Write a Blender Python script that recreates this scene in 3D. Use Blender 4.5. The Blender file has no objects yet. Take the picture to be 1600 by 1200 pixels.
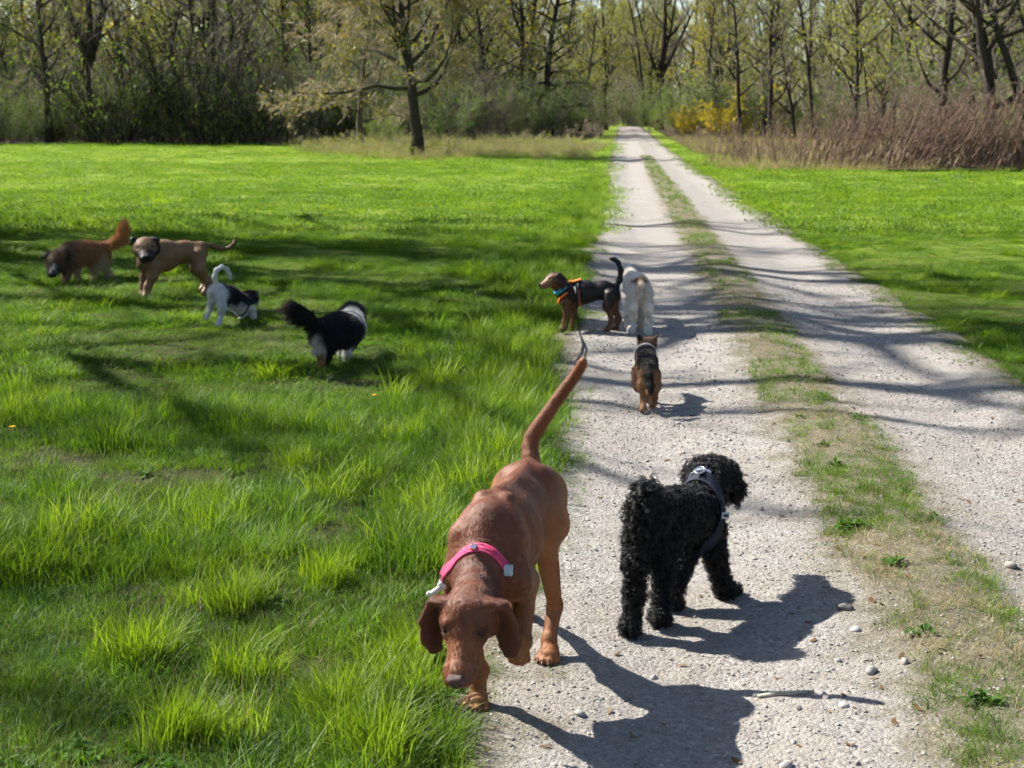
import bpy, math, random
import numpy as np
from mathutils import Vector

# ------------------------------------------------------------------ camera, sky, sun, exposure
scene = bpy.context.scene
C = scene.collection
CAM_H, F_PX = 1.6, 2400.0                      # eye height, focal length in pixels of a 1600 px wide frame
PITCH = math.atan((600 - 189) / F_PX)
cam_data = bpy.data.cameras.new('camera')
cam = bpy.data.objects.new('camera', cam_data)
C.objects.link(cam)
cam.location = (0, 0, CAM_H)
cam.rotation_euler = (math.pi / 2 - PITCH, 0, 0)
cam_data.sensor_width = 36
cam_data.lens = 36 * F_PX / 1600
cam_data.clip_end = 3000
cam_data.dof.use_dof = True
cam_data.dof.focus_distance = 5.4
cam_data.dof.aperture_fstop = 7.5
scene.camera = cam

SUN_H = Vector((-0.875, 0.484, 0)).normalized()   # horizontal direction towards the sun
SUN_EL = math.radians(44)
world = bpy.data.worlds.new('World')
scene.world = world
world.use_nodes = True
wn = world.node_tree.nodes
sky = wn.new('ShaderNodeTexSky')
sky.sky_type = 'NISHITA'
sky.sun_disc = False
sky.sun_elevation = SUN_EL
sky.sun_rotation = math.atan2(SUN_H.x, SUN_H.y)
wn['Background'].inputs['Strength'].default_value = 0.062
world.node_tree.links.new(sky.outputs['Color'], wn['Background'].inputs['Color'])
sun_data = bpy.data.lights.new('sun', 'SUN')
sun_data.energy = 5.0
sun_data.angle = math.radians(0.53)
sun_data.color = (1.0, 0.95, 0.87)
sun = bpy.data.objects.new('sun', sun_data)
C.objects.link(sun)
to_sun = Vector((SUN_H.x * math.cos(SUN_EL), SUN_H.y * math.cos(SUN_EL), math.sin(SUN_EL)))
sun.rotation_euler = to_sun.to_track_quat('Z', 'Y').to_euler()
sun.location = (-20, 10, 30)
scene.view_settings.view_transform = 'Standard'
scene.view_settings.look = 'None'
scene.view_settings.exposure = 1.4
scene.view_settings.gamma = 1
scene.cycles.use_denoising = True
scene.cycles.max_bounces = 5
scene.cycles.diffuse_bounces = 2
scene.cycles.glossy_bounces = 2
scene.cycles.transmission_bounces = 3
scene.cycles.adaptive_threshold = 0.035
scene.cycles.adaptive_min_samples = 14
scene.cycles.debug_use_spatial_splits = True
scene.cycles.transparent_max_bounces = 6

# ------------------------------------------------------------------ helpers
RNG = np.random.default_rng(7)
random.seed(7)
THETA = math.radians(4.04)                      # the path runs this far to the right of the view axis
ST, CT = math.sin(THETA), math.cos(THETA)

def ray(px, py):
    x, y = (px - 800) / F_PX, (600 - py) / F_PX
    return np.array([x, math.cos(PITCH) + y * math.sin(PITCH), -math.sin(PITCH) + y * math.cos(PITCH)])

def V(px, py, d):
    """the point seen at a photo pixel, d metres ahead of the camera"""
    r = ray(px, py)
    return np.array([0, 0, CAM_H]) + r * (d / r[1])

def pxm(d):
    return d / F_PX * 1.0                       # metres for one photo pixel at distance d (near the axis)

def gp(px, py):
    """ground point below a photo pixel (flat ground)"""
    r = ray(px, py)
    return np.array([0, 0, CAM_H]) + r * (-CAM_H / r[2])

def _hash(ix, iy, seed):
    n = (ix.astype(np.int64) * 374761393 + iy.astype(np.int64) * 668265263 + seed * 974711) & 0x7fffffff
    n = ((n ^ (n >> 13)) * 1274126177) & 0x7fffffff
    return ((n ^ (n >> 16)) & 0xffff) / 65535.0

def noise2(x, y, seed=0):
    x = np.asarray(x, float); y = np.asarray(y, float)
    ix, iy = np.floor(x), np.floor(y)
    fx, fy = x - ix, y - iy
    fx, fy = fx * fx * (3 - 2 * fx), fy * fy * (3 - 2 * fy)
    a, b = _hash(ix, iy, seed), _hash(ix + 1, iy, seed)
    c, d = _hash(ix, iy + 1, seed), _hash(ix + 1, iy + 1, seed)
    return (a + (b - a) * fx) * (1 - fy) + (c + (d - c) * fx) * fy

def fbm(x, y, seed=0, octv=4):
    s, a, t = 0, 0.5, 0
    for o in range(octv):
        s = s + a * noise2(x * 2 ** o, y * 2 ** o, seed + o * 17); t += a; a *= 0.5
    return s / t

def smooth(a, b, x):
    t = np.clip((np.asarray(x, float) - a) / (b - a), 0, 1)
    return t * t * (3 - 2 * t)

def mesh_obj(name, verts, faces, mats=None, parent=None, col=None, smooth_shade=True, mat_idx=None, link=True):
    """faces: (n,3) or (n,4) int array, or list of such arrays"""
    verts = np.asarray(verts, np.float32)
    fl = faces if isinstance(faces, list) else [faces]
    fl = [np.asarray(f, np.int32) for f in fl if len(f)]
    me = bpy.data.meshes.new(name)
    me.vertices.add(len(verts)); me.vertices.foreach_set('co', verts.ravel())
    loops = np.concatenate([f.ravel() for f in fl])
    sizes = np.concatenate([np.full(len(f), f.shape[1], np.int32) for f in fl])
    starts = np.concatenate([[0], np.cumsum(sizes)[:-1]]).astype(np.int32)
    me.loops.add(len(loops)); me.loops.foreach_set('vertex_index', loops)
    me.polygons.add(len(sizes)); me.polygons.foreach_set('loop_start', starts)
    me.polygons.foreach_set('loop_total', sizes)
    if mat_idx is not None:
        me.polygons.foreach_set('material_index', np.asarray(mat_idx, np.int32))
    me.polygons.foreach_set('use_smooth', np.full(len(sizes), smooth_shade))
    me.update(calc_edges=True)
    if col is not None:
        a = me.color_attributes.new('col', 'FLOAT_COLOR', 'POINT')
        c4 = np.ones((len(verts), 4), np.float32); c4[:, :3] = col
        a.data.foreach_set('color', c4.ravel())
    o = bpy.data.objects.new(name, me)
    for m in (mats if isinstance(mats, (list, tuple)) else [mats]):
        if m: me.materials.append(m)
    if link: C.objects.link(o)
    if parent: o.parent = parent
    return o

def tag(o, label=None, cat=None, group=None, kind=None):
    if label: o['label'] = label
    if cat: o['category'] = cat
    if group: o['group'] = group
    if kind: o['kind'] = kind
    return o

def empty(name, loc=(0, 0, 0), rz=0):
    o = bpy.data.objects.new(name, None)
    o.empty_display_size = 0.2
    C.objects.link(o)
    o.location = tuple(float(v) for v in loc); o.rotation_euler = (0, 0, rz)
    return o

class NT:
    """a small node-tree writer"""
    def __init__(s, name):
        s.m = bpy.data.materials.new(name); s.m.use_nodes = True
        s.t = s.m.node_tree; s.n = s.t.nodes; s.l = s.t.links
        s.n.clear(); s.out = s.n.new('ShaderNodeOutputMaterial')
    def new(s, typ, **kw):
        n = s.n.new(typ)
        for k, v in kw.items():
            if k in n.inputs: s.put(n.inputs[k], v)
            else: setattr(n, k, v)
        return n
    def put(s, sock, v):
        if hasattr(v, 'is_linked') or hasattr(v, 'links'): s.l.new(v, sock)
        elif hasattr(v, '__len__') and len(v) == 3 and sock.type == 'RGBA': sock.default_value = (*v, 1)
        else: sock.default_value = v
    def noise(s, scale, detail=4, rough=0.55, vec=None, dist=0):
        n = s.new('ShaderNodeTexNoise', Scale=scale, Detail=detail, Roughness=rough, Distortion=dist)
        if vec is not None: s.l.new(vec, n.inputs['Vector'])
        return n.outputs['Fac']
    def ramp(s, fac, stops):
        n = s.new('ShaderNodeValToRGB'); s.l.new(fac, n.inputs[0])
        e = n.color_ramp.elements
        while len(e) < len(stops): e.new(0.5)
        for k, (p, c) in zip(e, stops):
            k.position = p; k.color = (*c, 1) if hasattr(c, '__len__') else (c, c, c, 1)
        return n.outputs['Color']
    def mix(s, fac, a, b, mode='MIX'):
        n = s.n.new('ShaderNodeMix'); n.data_type = 'RGBA'; n.blend_type = mode
        s.put(n.inputs[0], fac); s.put(n.inputs[6], a); s.put(n.inputs[7], b)
        return n.outputs[2]
    def math(s, op, a, b=None, clamp=False):
        n = s.n.new('ShaderNodeMath'); n.operation = op; n.use_clamp = clamp
        s.put(n.inputs[0], a)
        if b is not None: s.put(n.inputs[1], b)
        return n.outputs[0]
    def bump(s, h, strength, dist):
        n = s.new('ShaderNodeBump', Strength=strength, Distance=dist); s.l.new(h, n.inputs['Height'])
        return n.outputs['Normal']
    def surf(s, sh):
        s.l.new(sh, s.out.inputs['Surface']); return s.m

def principled(name, color, rough=0.6, spec=0.3, metal=0.0, var=0.25, scale=30, bump=0.0, bscale=200):
    t = NT(name)
    co = t.new('ShaderNodeTexCoord').outputs['Object']
    n = t.noise(scale, 4, 0.6, co)
    lo = tuple(c * (1 - var) for c in color); hi = tuple(min(1, c * (1 + var)) for c in color)
    b = t.new('ShaderNodeBsdfPrincipled', Roughness=rough, Metallic=metal)
    b.inputs['Specular IOR Level'].default_value = spec
    t.l.new(t.ramp(n, [(0.3, lo), (0.7, hi)]), b.inputs['Base Color'])
    if bump: t.l.new(t.bump(t.noise(bscale, 3, 0.6, co), bump, 0.01), b.inputs['Normal'])
    return t.surf(b.outputs[0])

def leafy(name, c_lo, c_hi, trans=0.5, rough=0.5, gloss=0.02, island=True):
    """thin leaf or blade: diffuse and translucent, colour varied per instance"""
    t = NT(name)
    r = t.new('ShaderNodeObjectInfo').outputs['Random']
    n = t.noise(3.0, 3, 0.6, t.new('ShaderNodeNewGeometry').outputs['Position'])
    f = t.math('MULTIPLY_ADD', n, 1.4); t.n[-1].inputs[2].default_value = -0.4
    if island:
        ri = t.new('ShaderNodeNewGeometry').outputs['Random Per Island']
        f = t.math('ADD', t.math('MULTIPLY', f, 0.35), t.math('ADD', t.math('MULTIPLY', ri, 0.3), t.math('MULTIPLY', r, 0.35)), True)
    col = t.ramp(f, [(0.1, c_lo), (0.9, c_hi)])
    d = t.new('ShaderNodeBsdfDiffuse', Color=col)
    tr = t.new('ShaderNodeBsdfTranslucent', Color=t.mix(1.0, col, (1.12, 1.15, 0.6), 'MULTIPLY'))
    m1 = t.new('ShaderNodeMixShader', Fac=trans); t.l.new(d.outputs[0], m1.inputs[1]); t.l.new(tr.outputs[0], m1.inputs[2])
    g = t.new('ShaderNodeBsdfGlossy', Roughness=rough, Color=(0.9, 0.95, 0.9))
    m2 = t.new('ShaderNodeMixShader', Fac=gloss); t.l.new(m1.outputs[0], m2.inputs[1]); t.l.new(g.outputs[0], m2.inputs[2])
    return t.surf(m2.outputs[0])

def instances(name, pts, rot, scl, idx, coll, mat=None):
    """one object that scatters the meshes of a collection on points"""
    pts = np.asarray(pts, np.float32)
    me = bpy.data.meshes.new(name); me.vertices.add(len(pts)); me.vertices.foreach_set('co', pts.ravel())
    for an, ty, dat, key in (('rot', 'FLOAT_VECTOR', rot, 'vector'), ('scl', 'FLOAT_VECTOR', scl, 'vector'), ('pick', 'INT', idx, 'value')):
        a = me.attributes.new(an, ty, 'POINT'); a.data.foreach_set(key, np.asarray(dat, np.int32 if ty == 'INT' else np.float32).ravel())
    o = bpy.data.objects.new(name, me); C.objects.link(o)
    g = bpy.data.node_groups.new(name, 'GeometryNodeTree')
    g.interface.new_socket('Geometry', in_out='INPUT', socket_type='NodeSocketGeometry')
    g.interface.new_socket('Geometry', in_out='OUTPUT', socket_type='NodeSocketGeometry')
    gi, go = g.nodes.new('NodeGroupInput'), g.nodes.new('NodeGroupOutput')
    ip = g.nodes.new('GeometryNodeInstanceOnPoints'); ci = g.nodes.new('GeometryNodeCollectionInfo')
    ci.inputs['Collection'].default_value = coll
    ci.inputs['Separate Children'].default_value = True; ci.inputs['Reset Children'].default_value = True
    def attr(nm, ty):
        n = g.nodes.new('GeometryNodeInputNamedAttribute'); n.data_type = ty; n.inputs['Name'].default_value = nm
        return [s for s in n.outputs if s.enabled][0]
    e2r = g.nodes.new('FunctionNodeEulerToRotation')
    L = g.links.new
    L(gi.outputs[0], ip.inputs['Points']); L(ci.outputs[0], ip.inputs['Instance'])
    ip.inputs['Pick Instance'].default_value = True
    L(attr('pick', 'INT'), ip.inputs['Instance Index'])
    L(attr('rot', 'FLOAT_VECTOR'), e2r.inputs[0]); L(e2r.outputs[0], ip.inputs['Rotation'])
    L(attr('scl', 'FLOAT_VECTOR'), ip.inputs['Scale'])
    L(ip.outputs[0], go.inputs[0])
    o.modifiers.new('scatter', 'NODES').node_group = g
    return o

def strands(name, P, radius, col, mat, parent=None, taper=0.35):
    """P (n,k,3) hair curves"""
    n, k, _ = P.shape
    cu = bpy.data.hair_curves.new(name); cu.add_curves([k] * n)
    cu.position_data.foreach_set('vector', np.ascontiguousarray(P, np.float32).ravel())
    ra = cu.attributes.get('radius') or cu.attributes.new('radius', 'FLOAT', 'POINT')
    rr = np.asarray(radius)[:, None] * np.linspace(1, taper, k)[None, :] if np.ndim(radius) else np.tile(radius * np.linspace(1, taper, k), (n, 1))
    ra.data.foreach_set('value', rr.astype(np.float32).ravel())
    c4 = np.ones((n, k, 4), np.float32); c4[:, :, :3] = np.asarray(col)[:, None, :]
    ca = cu.attributes.new('col', 'FLOAT_COLOR', 'POINT'); ca.data.foreach_set('color', c4.ravel())
    o = bpy.data.objects.new(name, cu); cu.materials.append(mat); C.objects.link(o)
    if parent: o.parent = parent
    return o

def frame_of(T, ref=(0.31, 0.17, 0.93)):
    T = T / np.linalg.norm(T)
    a = np.cross(T, ref); a /= np.linalg.norm(a) + 1e-9
    return a, np.cross(T, a)

class MB:
    """collects tubes, quads and boxes into one mesh"""
    def __init__(s): s.v, s.q, s.t, s.n = [], [], [], 0
    def add(s, v, q=None, t=None):
        v = np.asarray(v, float)
        s.v.append(v)
        if q is not None and len(q): s.q.append(np.asarray(q) + s.n)
        if t is not None and len(t): s.t.append(np.asarray(t) + s.n)
        s.n += len(v)
    def tube(s, P, R, sides=5, ref=(0.31, 0.17, 0.93), cap=True, squash=1.0):
        P = np.asarray(P, float); R = np.broadcast_to(np.asarray(R, float), (len(P),))
        T = np.gradient(P, axis=0); T /= np.linalg.norm(T, axis=1)[:, None] + 1e-12
        A = np.cross(T, np.asarray(ref, float)); A /= np.linalg.norm(A, axis=1)[:, None] + 1e-9
        B = np.cross(T, A)
        an = np.arange(sides) * 2 * math.pi / sides
        V_ = P[:, None, :] + R[:, None, None] * (np.cos(an)[None, :, None] * A[:, None, :] + squash * np.sin(an)[None, :, None] * B[:, None, :])
        k = len(P); i = np.arange(k - 1)[:, None] * sides; j = np.arange(sides)[None, :]; j2 = (j + 1) % sides
        q = np.stack([i + j, i + j2, i + sides + j2, i + sides + j], -1).reshape(-1, 4)
        t = None
        if cap:
            t = [[0, a + 1, a] for a in range(1, sides - 1)] + [[(k - 1) * sides, (k - 1) * sides + a, (k - 1) * sides + a + 1] for a in range(1, sides - 1)]
        s.add(V_.reshape(-1, 3), q, t)
    def box(s, c, ax, ay, az):
        c = np.asarray(c, float); ax, ay, az = (np.asarray(a, float) for a in (ax, ay, az))
        v = [c + x * ax + y * ay + z * az for z in (-1, 1) for y in (-1, 1) for x in (-1, 1)]
        s.add(v, [[0, 2, 3, 1], [4, 5, 7, 6], [0, 1, 5, 4], [2, 6, 7, 3], [0, 4, 6, 2], [1, 3, 7, 5]])
    def ball(s, c, r, nu=14, nv=8):
        u = np.arange(nu) * 2 * math.pi / nu; w = np.linspace(0, math.pi, nv + 1)
        p = np.stack([np.sin(w)[:, None] * np.cos(u), np.sin(w)[:, None] * np.sin(u), np.cos(w)[:, None] + 0 * u], -1).reshape(-1, 3)
        r = np.broadcast_to(np.asarray(r, float), (3,))
        i = np.arange(nv)[:, None] * nu; j = np.arange(nu)[None, :]; j2 = (j + 1) % nu
        s.add(np.asarray(c) + p * r, np.stack([i + j, i + nu + j, i + nu + j2, i + j2], -1).reshape(-1, 4))
    def faces(s):
        return [np.concatenate(x) for x in (s.q, s.t) if x]
    def build(s, name, mat, parent=None, smooth_shade=True, link=True, **kw):
        return mesh_obj(name, np.concatenate(s.v), s.faces(), mat, parent, smooth_shade=smooth_shade, link=link, **kw)
# ------------------------------------------------------------------ the ground
U0, U1 = -0.27, 2.35                            # path edges measured across the path
S0, S1 = 0.78, 1.38                             # grassy strip between the wheel tracks

def uv_of(x, y): return x * CT - y * ST, x * ST + y * CT
def xy_of(u, v): return u * CT + v * ST, -u * ST + v * CT

def ground_z(x, y):
    x = np.asarray(x, float); y = np.asarray(y, float)
    u, v = uv_of(x, y)
    rise = 0.85 * np.clip((y - 60) / 140, 0, 4) ** 1.2
    on = smooth(U0 - 0.35, U0 + 0.1, u) * (1 - smooth(U1 - 0.1, U1 + 0.4, u))
    rough = (fbm(x * 0.9, y * 0.9, 3, 3) - 0.5) * 0.11 + (fbm(x * 0.22, y * 0.22, 5, 2) - 0.5) * 0.16 * smooth(18, 30, y)
    meadow = 0.02 - 0.03 * smooth(7, 10, y) + rough * (1 - smooth(40, 120, y) * 0.5)
    tracks = -0.032 * np.exp(-((u - 0.25) / 0.32) ** 2) - 0.034 * np.exp(-((u - 1.9) / 0.32) ** 2)
    strip = 0.028 * np.exp(-((u - 1.08) / 0.25) ** 2)
    way = tracks + strip + (fbm(x * 1.3, y * 1.3, 9, 3) - 0.5) * 0.035
    return rise + meadow * (1 - on) + way * on

def grid_mesh(name, xs, ys, zf, mat, parent=None):
    X, Y = np.meshgrid(xs, ys)
    Z = zf(X, Y)
    nx, ny = len(xs), len(ys)
    i = np.arange(ny - 1)[:, None] * nx; j = np.arange(nx - 1)[None, :]
    q = np.stack([i + j, i + j + 1, i + nx + j + 1, i + nx + j], -1).reshape(-1, 4)
    return mesh_obj(name, np.stack([X, Y, Z], -1).reshape(-1, 3), q, mat, parent)

def steps(*seg):
    out = []
    for a, b, s in seg: out.append(np.arange(a, b, s))
    return np.concatenate(out + [[seg[-1][1]]])

# meadow soil and thatch, seen between the blades and as short turf far off
t = NT('meadow_turf')
pos = t.new('ShaderNodeNewGeometry').outputs['Position']
big = t.noise(0.35, 4, 0.6, pos); fine = t.noise(14, 5, 0.7, pos); mid = t.noise(2.2, 4, 0.65, pos)
c1 = t.ramp(fine, [(0.3, (0.09, 0.135, 0.012)), (0.55, (0.19, 0.265, 0.018)), (0.75, (0.29, 0.35, 0.035))])
c2 = t.ramp(mid, [(0.35, (0.14, 0.22, 0.022)), (0.6, (0.245, 0.335, 0.040)), (0.8, (0.32, 0.36, 0.075))])
cc = t.mix(t.ramp(big, [(0.35, 0.25), (0.65, 0.75)]), c1, c2)
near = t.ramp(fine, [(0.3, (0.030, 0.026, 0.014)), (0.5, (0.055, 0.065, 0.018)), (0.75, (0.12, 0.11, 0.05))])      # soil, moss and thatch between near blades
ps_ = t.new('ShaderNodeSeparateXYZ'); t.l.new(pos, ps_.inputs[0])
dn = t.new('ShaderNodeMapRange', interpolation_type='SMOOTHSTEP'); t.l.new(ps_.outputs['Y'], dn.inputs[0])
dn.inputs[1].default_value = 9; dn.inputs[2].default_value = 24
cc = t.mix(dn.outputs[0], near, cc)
thatch = t.ramp(t.noise(5, 5, 0.7, pos), [(0.6, 0.0), (0.75, 0.5)])
cc = t.mix(thatch, cc, (0.13, 0.105, 0.06))
b = t.new('ShaderNodeBsdfPrincipled', Roughness=0.9); b.inputs['Specular IOR Level'].default_value = 0.1
t.l.new(cc, b.inputs['Base Color'])
t.l.new(t.bump(t.noise(40, 5, 0.75, pos), 0.9, 0.05), b.inputs['Normal'])
M_TURF = t.surf(b.outputs[0])

# compacted pale gravel; worn strip and verges turn to dusty soil
t = NT('gravel_path')
oc = t.new('ShaderNodeTexCoord').outputs['Object']
sx = t.new('ShaderNodeSeparateXYZ'); t.l.new(oc, sx.inputs[0]); u_ = sx.outputs['X']
vor = t.new('ShaderNodeTexVoronoi', Scale=75.0); t.l.new(oc, vor.inputs['Vector'])
vor2 = t.new('ShaderNodeTexVoronoi', Scale=190.0); t.l.new(oc, vor2.inputs['Vector'])
stone = t.ramp(vor.outputs['Color'], [(0.15, (0.155, 0.147, 0.139)), (0.5, (0.275, 0.262, 0.245)), (0.85, (0.44, 0.422, 0.397))])
dust = t.ramp(t.noise(60, 6, 0.75, oc), [(0.3, (0.18, 0.166, 0.148)), (0.7, (0.375, 0.352, 0.32))])
g = t.mix(t.ramp(t.noise(7, 5, 0.7, oc), [(0.4, 0.15), (0.65, 0.8)]), dust, stone)
g = t.mix(t.ramp(t.noise(1.6, 5, 0.65, oc), [(0.35, 0.0), (0.7, 0.55)]), g, (0.23, 0.20, 0.165))
g = t.mix(t.ramp(t.noise(17, 4, 0.7, oc), [(0.55, 0.0), (0.68, 0.55)]), g, (0.17, 0.155, 0.14))
soil = t.ramp(t.noise(26, 5, 0.7, oc), [(0.3, (0.085, 0.075, 0.05)), (0.55, (0.165, 0.145, 0.10)), (0.75, (0.28, 0.255, 0.19))])
wob = t.math('MULTIPLY', t.math('SUBTRACT', t.noise(4.5, 6, 0.7, oc), 0.5), 0.9)
uw = t.math('ADD', u_, wob)
mr = t.new('ShaderNodeMapRange', interpolation_type='SMOOTHSTEP')
def band(c, half, soft):
    d = t.math('ABSOLUTE', t.math('SUBTRACT', uw, c))
    n = t.new('ShaderNodeMapRange', interpolation_type='SMOOTHSTEP'); t.l.new(d, n.inputs[0])
    n.inputs[1].default_value = half; n.inputs[2].default_value = half + soft
    n.inputs[3].default_value = 1; n.inputs[4].default_value = 0
    return n.outputs[0]
strip = band((S0 + S1) / 2, 0.16, 0.26)
body = band((U0 + U1) / 2, 1.20, 0.25)
nf = t.new('ShaderNodeMapRange', interpolation_type='SMOOTHSTEP'); t.l.new(sx.outputs['Y'], nf.inputs[0])
nf.inputs[1].default_value = 42; nf.inputs[2].default_value = 66; nf.inputs[3].default_value = 1; nf.inputs[4].default_value = 0.12
strip = t.math('MULTIPLY', strip, nf.outputs[0])
verge = t.math('SUBTRACT', 1.0, body)
far = t.math('MAXIMUM', strip, verge)
g = t.mix(t.math('MULTIPLY', far, 0.92), g, soil)
b = t.new('ShaderNodeBsdfPrincipled', Roughness=0.92); b.inputs['Specular IOR Level'].default_value = 0.15
t.l.new(g, b.inputs['Base Color'])
h = t.math('ADD', t.math('MULTIPLY', vor.outputs['Distance'], -0.6), t.math('ADD', t.math('MULTIPLY', vor2.outputs['Distance'], -0.3), t.noise(45, 6, 0.75, oc)))
t.l.new(t.bump(h, 0.8, 0.012), b.inputs['Normal'])
M_PATH = t.surf(b.outputs[0])

def meadow_z(x, y):
    u, v = uv_of(x, y)
    under = smooth(U0 - 0.30, U0 - 0.05, u) * (1 - smooth(U1 + 0.05, U1 + 0.30, u))
    return ground_z(x, y) - 0.06 * under
xs = steps((-900, -100, 80), (-100, -20, 8), (-20, -6, 0.5), (-6, 6, 0.12), (6, 20, 0.5), (20, 100, 8), (100, 900, 80))
ys = steps((-60, 2, 4), (2, 14, 0.12), (14, 40, 0.4), (40, 130, 2), (130, 300, 10), (300, 1500, 150))
meadow = tag(grid_mesh('meadow', xs, ys, meadow_z, M_TURF), 'green meadow turf on both sides of the track', kind='structure')

us = steps((-0.72, 2.85, 0.022))
vs = steps((-2, 3, 0.2), (3, 9.5, 0.022), (9.5, 20, 0.06), (20, 60, 0.4), (60, 205, 3))
def path_z(U, Vv):
    x, y = xy_of(U, Vv)
    z = ground_z(x, y)
    k = 1 - smooth(9, 22, Vv)
    z = z + k * ((fbm(U * 9, Vv * 9, 21, 3) - 0.5) * 0.016 + (noise2(U * 42, Vv * 42, 33) - 0.5) * 0.006)
    edge = smooth(U0 - 0.15, U0 - 0.42, U) + smooth(U1 + 0.12, U1 + 0.46, U)
    return z + 0.004 - 0.05 * edge
path = grid_mesh('path', us, vs, path_z, M_PATH)
path.rotation_euler = (0, 0, -THETA)
tag(path, 'pale gravel farm track with two wheel ruts and a worn grassy middle', kind='structure')

# leaf litter below the woods, sheets just above the turf
M_LITTER = principled('leaf_litter', (0.075, 0.058, 0.036), 0.95, 0.05, var=0.6, scale=2.5, bump=0.8, bscale=9)
def sheet(name, poly_rows, label):
    """poly_rows: rows of (x_left, x_right, y)"""
    vs_, q = [], []
    n = 24
    for k, (xa, xb, y) in enumerate(poly_rows):
        x = np.linspace(xa, xb, n); yy = y + (fbm(x * 0.35, x * 0 + k, 71, 3) - 0.5) * 5.0
        vs_.append(np.stack([x, yy, ground_z(x, yy) + 0.09], -1))
    for k in range(len(poly_rows) - 1):
        i = np.arange(n - 1) + k * n
        q.append(np.stack([i, i + 1, i + n + 1, i + n], -1))
    return tag(mesh_obj(name, np.concatenate(vs_), np.concatenate(q), M_LITTER), label, kind='structure')
def lit_rows(f0, f1, rows): return [(f0(y), f1(y), y) for y in rows]
rows = [96, 110, 130, 150, 180, 220, 280, 400]
sheet('woodland_floor', lit_rows(lambda y: -y * 0.6 - 30, lambda y: y * ST - 1.8 - max(0, 112 - y) * 0.5, rows), 'dark leaf litter under the wood beyond the meadow')
sheet('woodland_floor', lit_rows(lambda y: y * ST + 3.6 + max(0, 75 - y) * 0.2, lambda y: y * 0.6 + 30, [51, 62, 75, 90, 110, 150, 220, 400]), 'brown ground behind the bare shrubs along the track')
# ------------------------------------------------------------------ trees and shrubs
def bark_mat(name, lo, hi):
    t = NT(name)
    co = t.new('ShaderNodeTexCoord').outputs['Object']
    mp = t.new('ShaderNodeMapping', Scale=(6, 6, 1.2)); t.l.new(co, mp.inputs['Vector'])
    n = t.noise(3.0, 6, 0.7, mp.outputs[0])
    b = t.new('ShaderNodeBsdfPrincipled', Roughness=0.9); b.inputs['Specular IOR Level'].default_value = 0.12
    t.l.new(t.ramp(n, [(0.3, lo), (0.7, hi)]), b.inputs['Base Color'])
    t.l.new(t.bump(n, 0.8, 0.03), b.inputs['Normal'])
    return t.surf(b.outputs[0])
M_BARK = bark_mat('bark', (0.045, 0.036, 0.028), (0.14, 0.115, 0.09))
M_BARK_DARK = bark_mat('dark_bark', (0.02, 0.017, 0.015), (0.07, 0.058, 0.046))
M_TWIG = bark_mat('twig_bark', (0.17, 0.145, 0.115), (0.38, 0.33, 0.26))
M_TWIG_RED = bark_mat('red_brown_stems', (0.095, 0.060, 0.046), (0.31, 0.215, 0.165))
M_TWIG_TAN = bark_mat('tan_twigs', (0.28, 0.22, 0.16), (0.48, 0.39, 0.28))
M_LEAF_SPRING = leafy('spring_leaves', (0.16, 0.19, 0.025), (0.36, 0.38, 0.06), 0.5)
M_LEAF_GREEN = leafy('green_leaves', (0.06, 0.11, 0.02), (0.19, 0.27, 0.045), 0.5)
M_LEAF_BRIGHT = leafy('bright_leaves', (0.12, 0.20, 0.02), (0.26, 0.36, 0.04), 0.5)
M_LEAF_YELLOW = leafy('yellow_blossom', (0.50, 0.39, 0.02), (0.72, 0.58, 0.05), 0.4)
M_LEAF_BRONZE = leafy('bronze_buds', (0.20, 0.16, 0.045), (0.40, 0.33, 0.09), 0.4)

def wander(rng, p0, d, L, n, wob, lift=0.0, droop=0.0):
    """a crooked branch line"""
    P = [np.asarray(p0, float)]; d = _n3(d); st = L / n
    for i in range(n):
        d = _n3(d + rng.normal(0, wob, 3) + np.array([0, 0, lift - droop * (i / n)]))
        P.append(P[-1] + d * st)
    return np.array(P)
def _n3(v): v = np.asarray(v, float); return v / (np.linalg.norm(v) + 1e-12)

def leaf_quads(rng, pts, size):
    n = len(pts)
    a = rng.normal(0, 1, (n, 3)); a /= np.linalg.norm(a, axis=1)[:, None]
    b = np.cross(a, rng.normal(0, 1, (n, 3))); b /= np.linalg.norm(b, axis=1)[:, None]
    s = size * rng.uniform(0.5, 1.3, (n, 1))
    v = np.stack([pts - a * s, pts + b * s * 0.55, pts + a * s, pts - b * s * 0.55], 1).reshape(-1, 3)
    return v, np.arange(n * 4).reshape(-1, 4)

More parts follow.
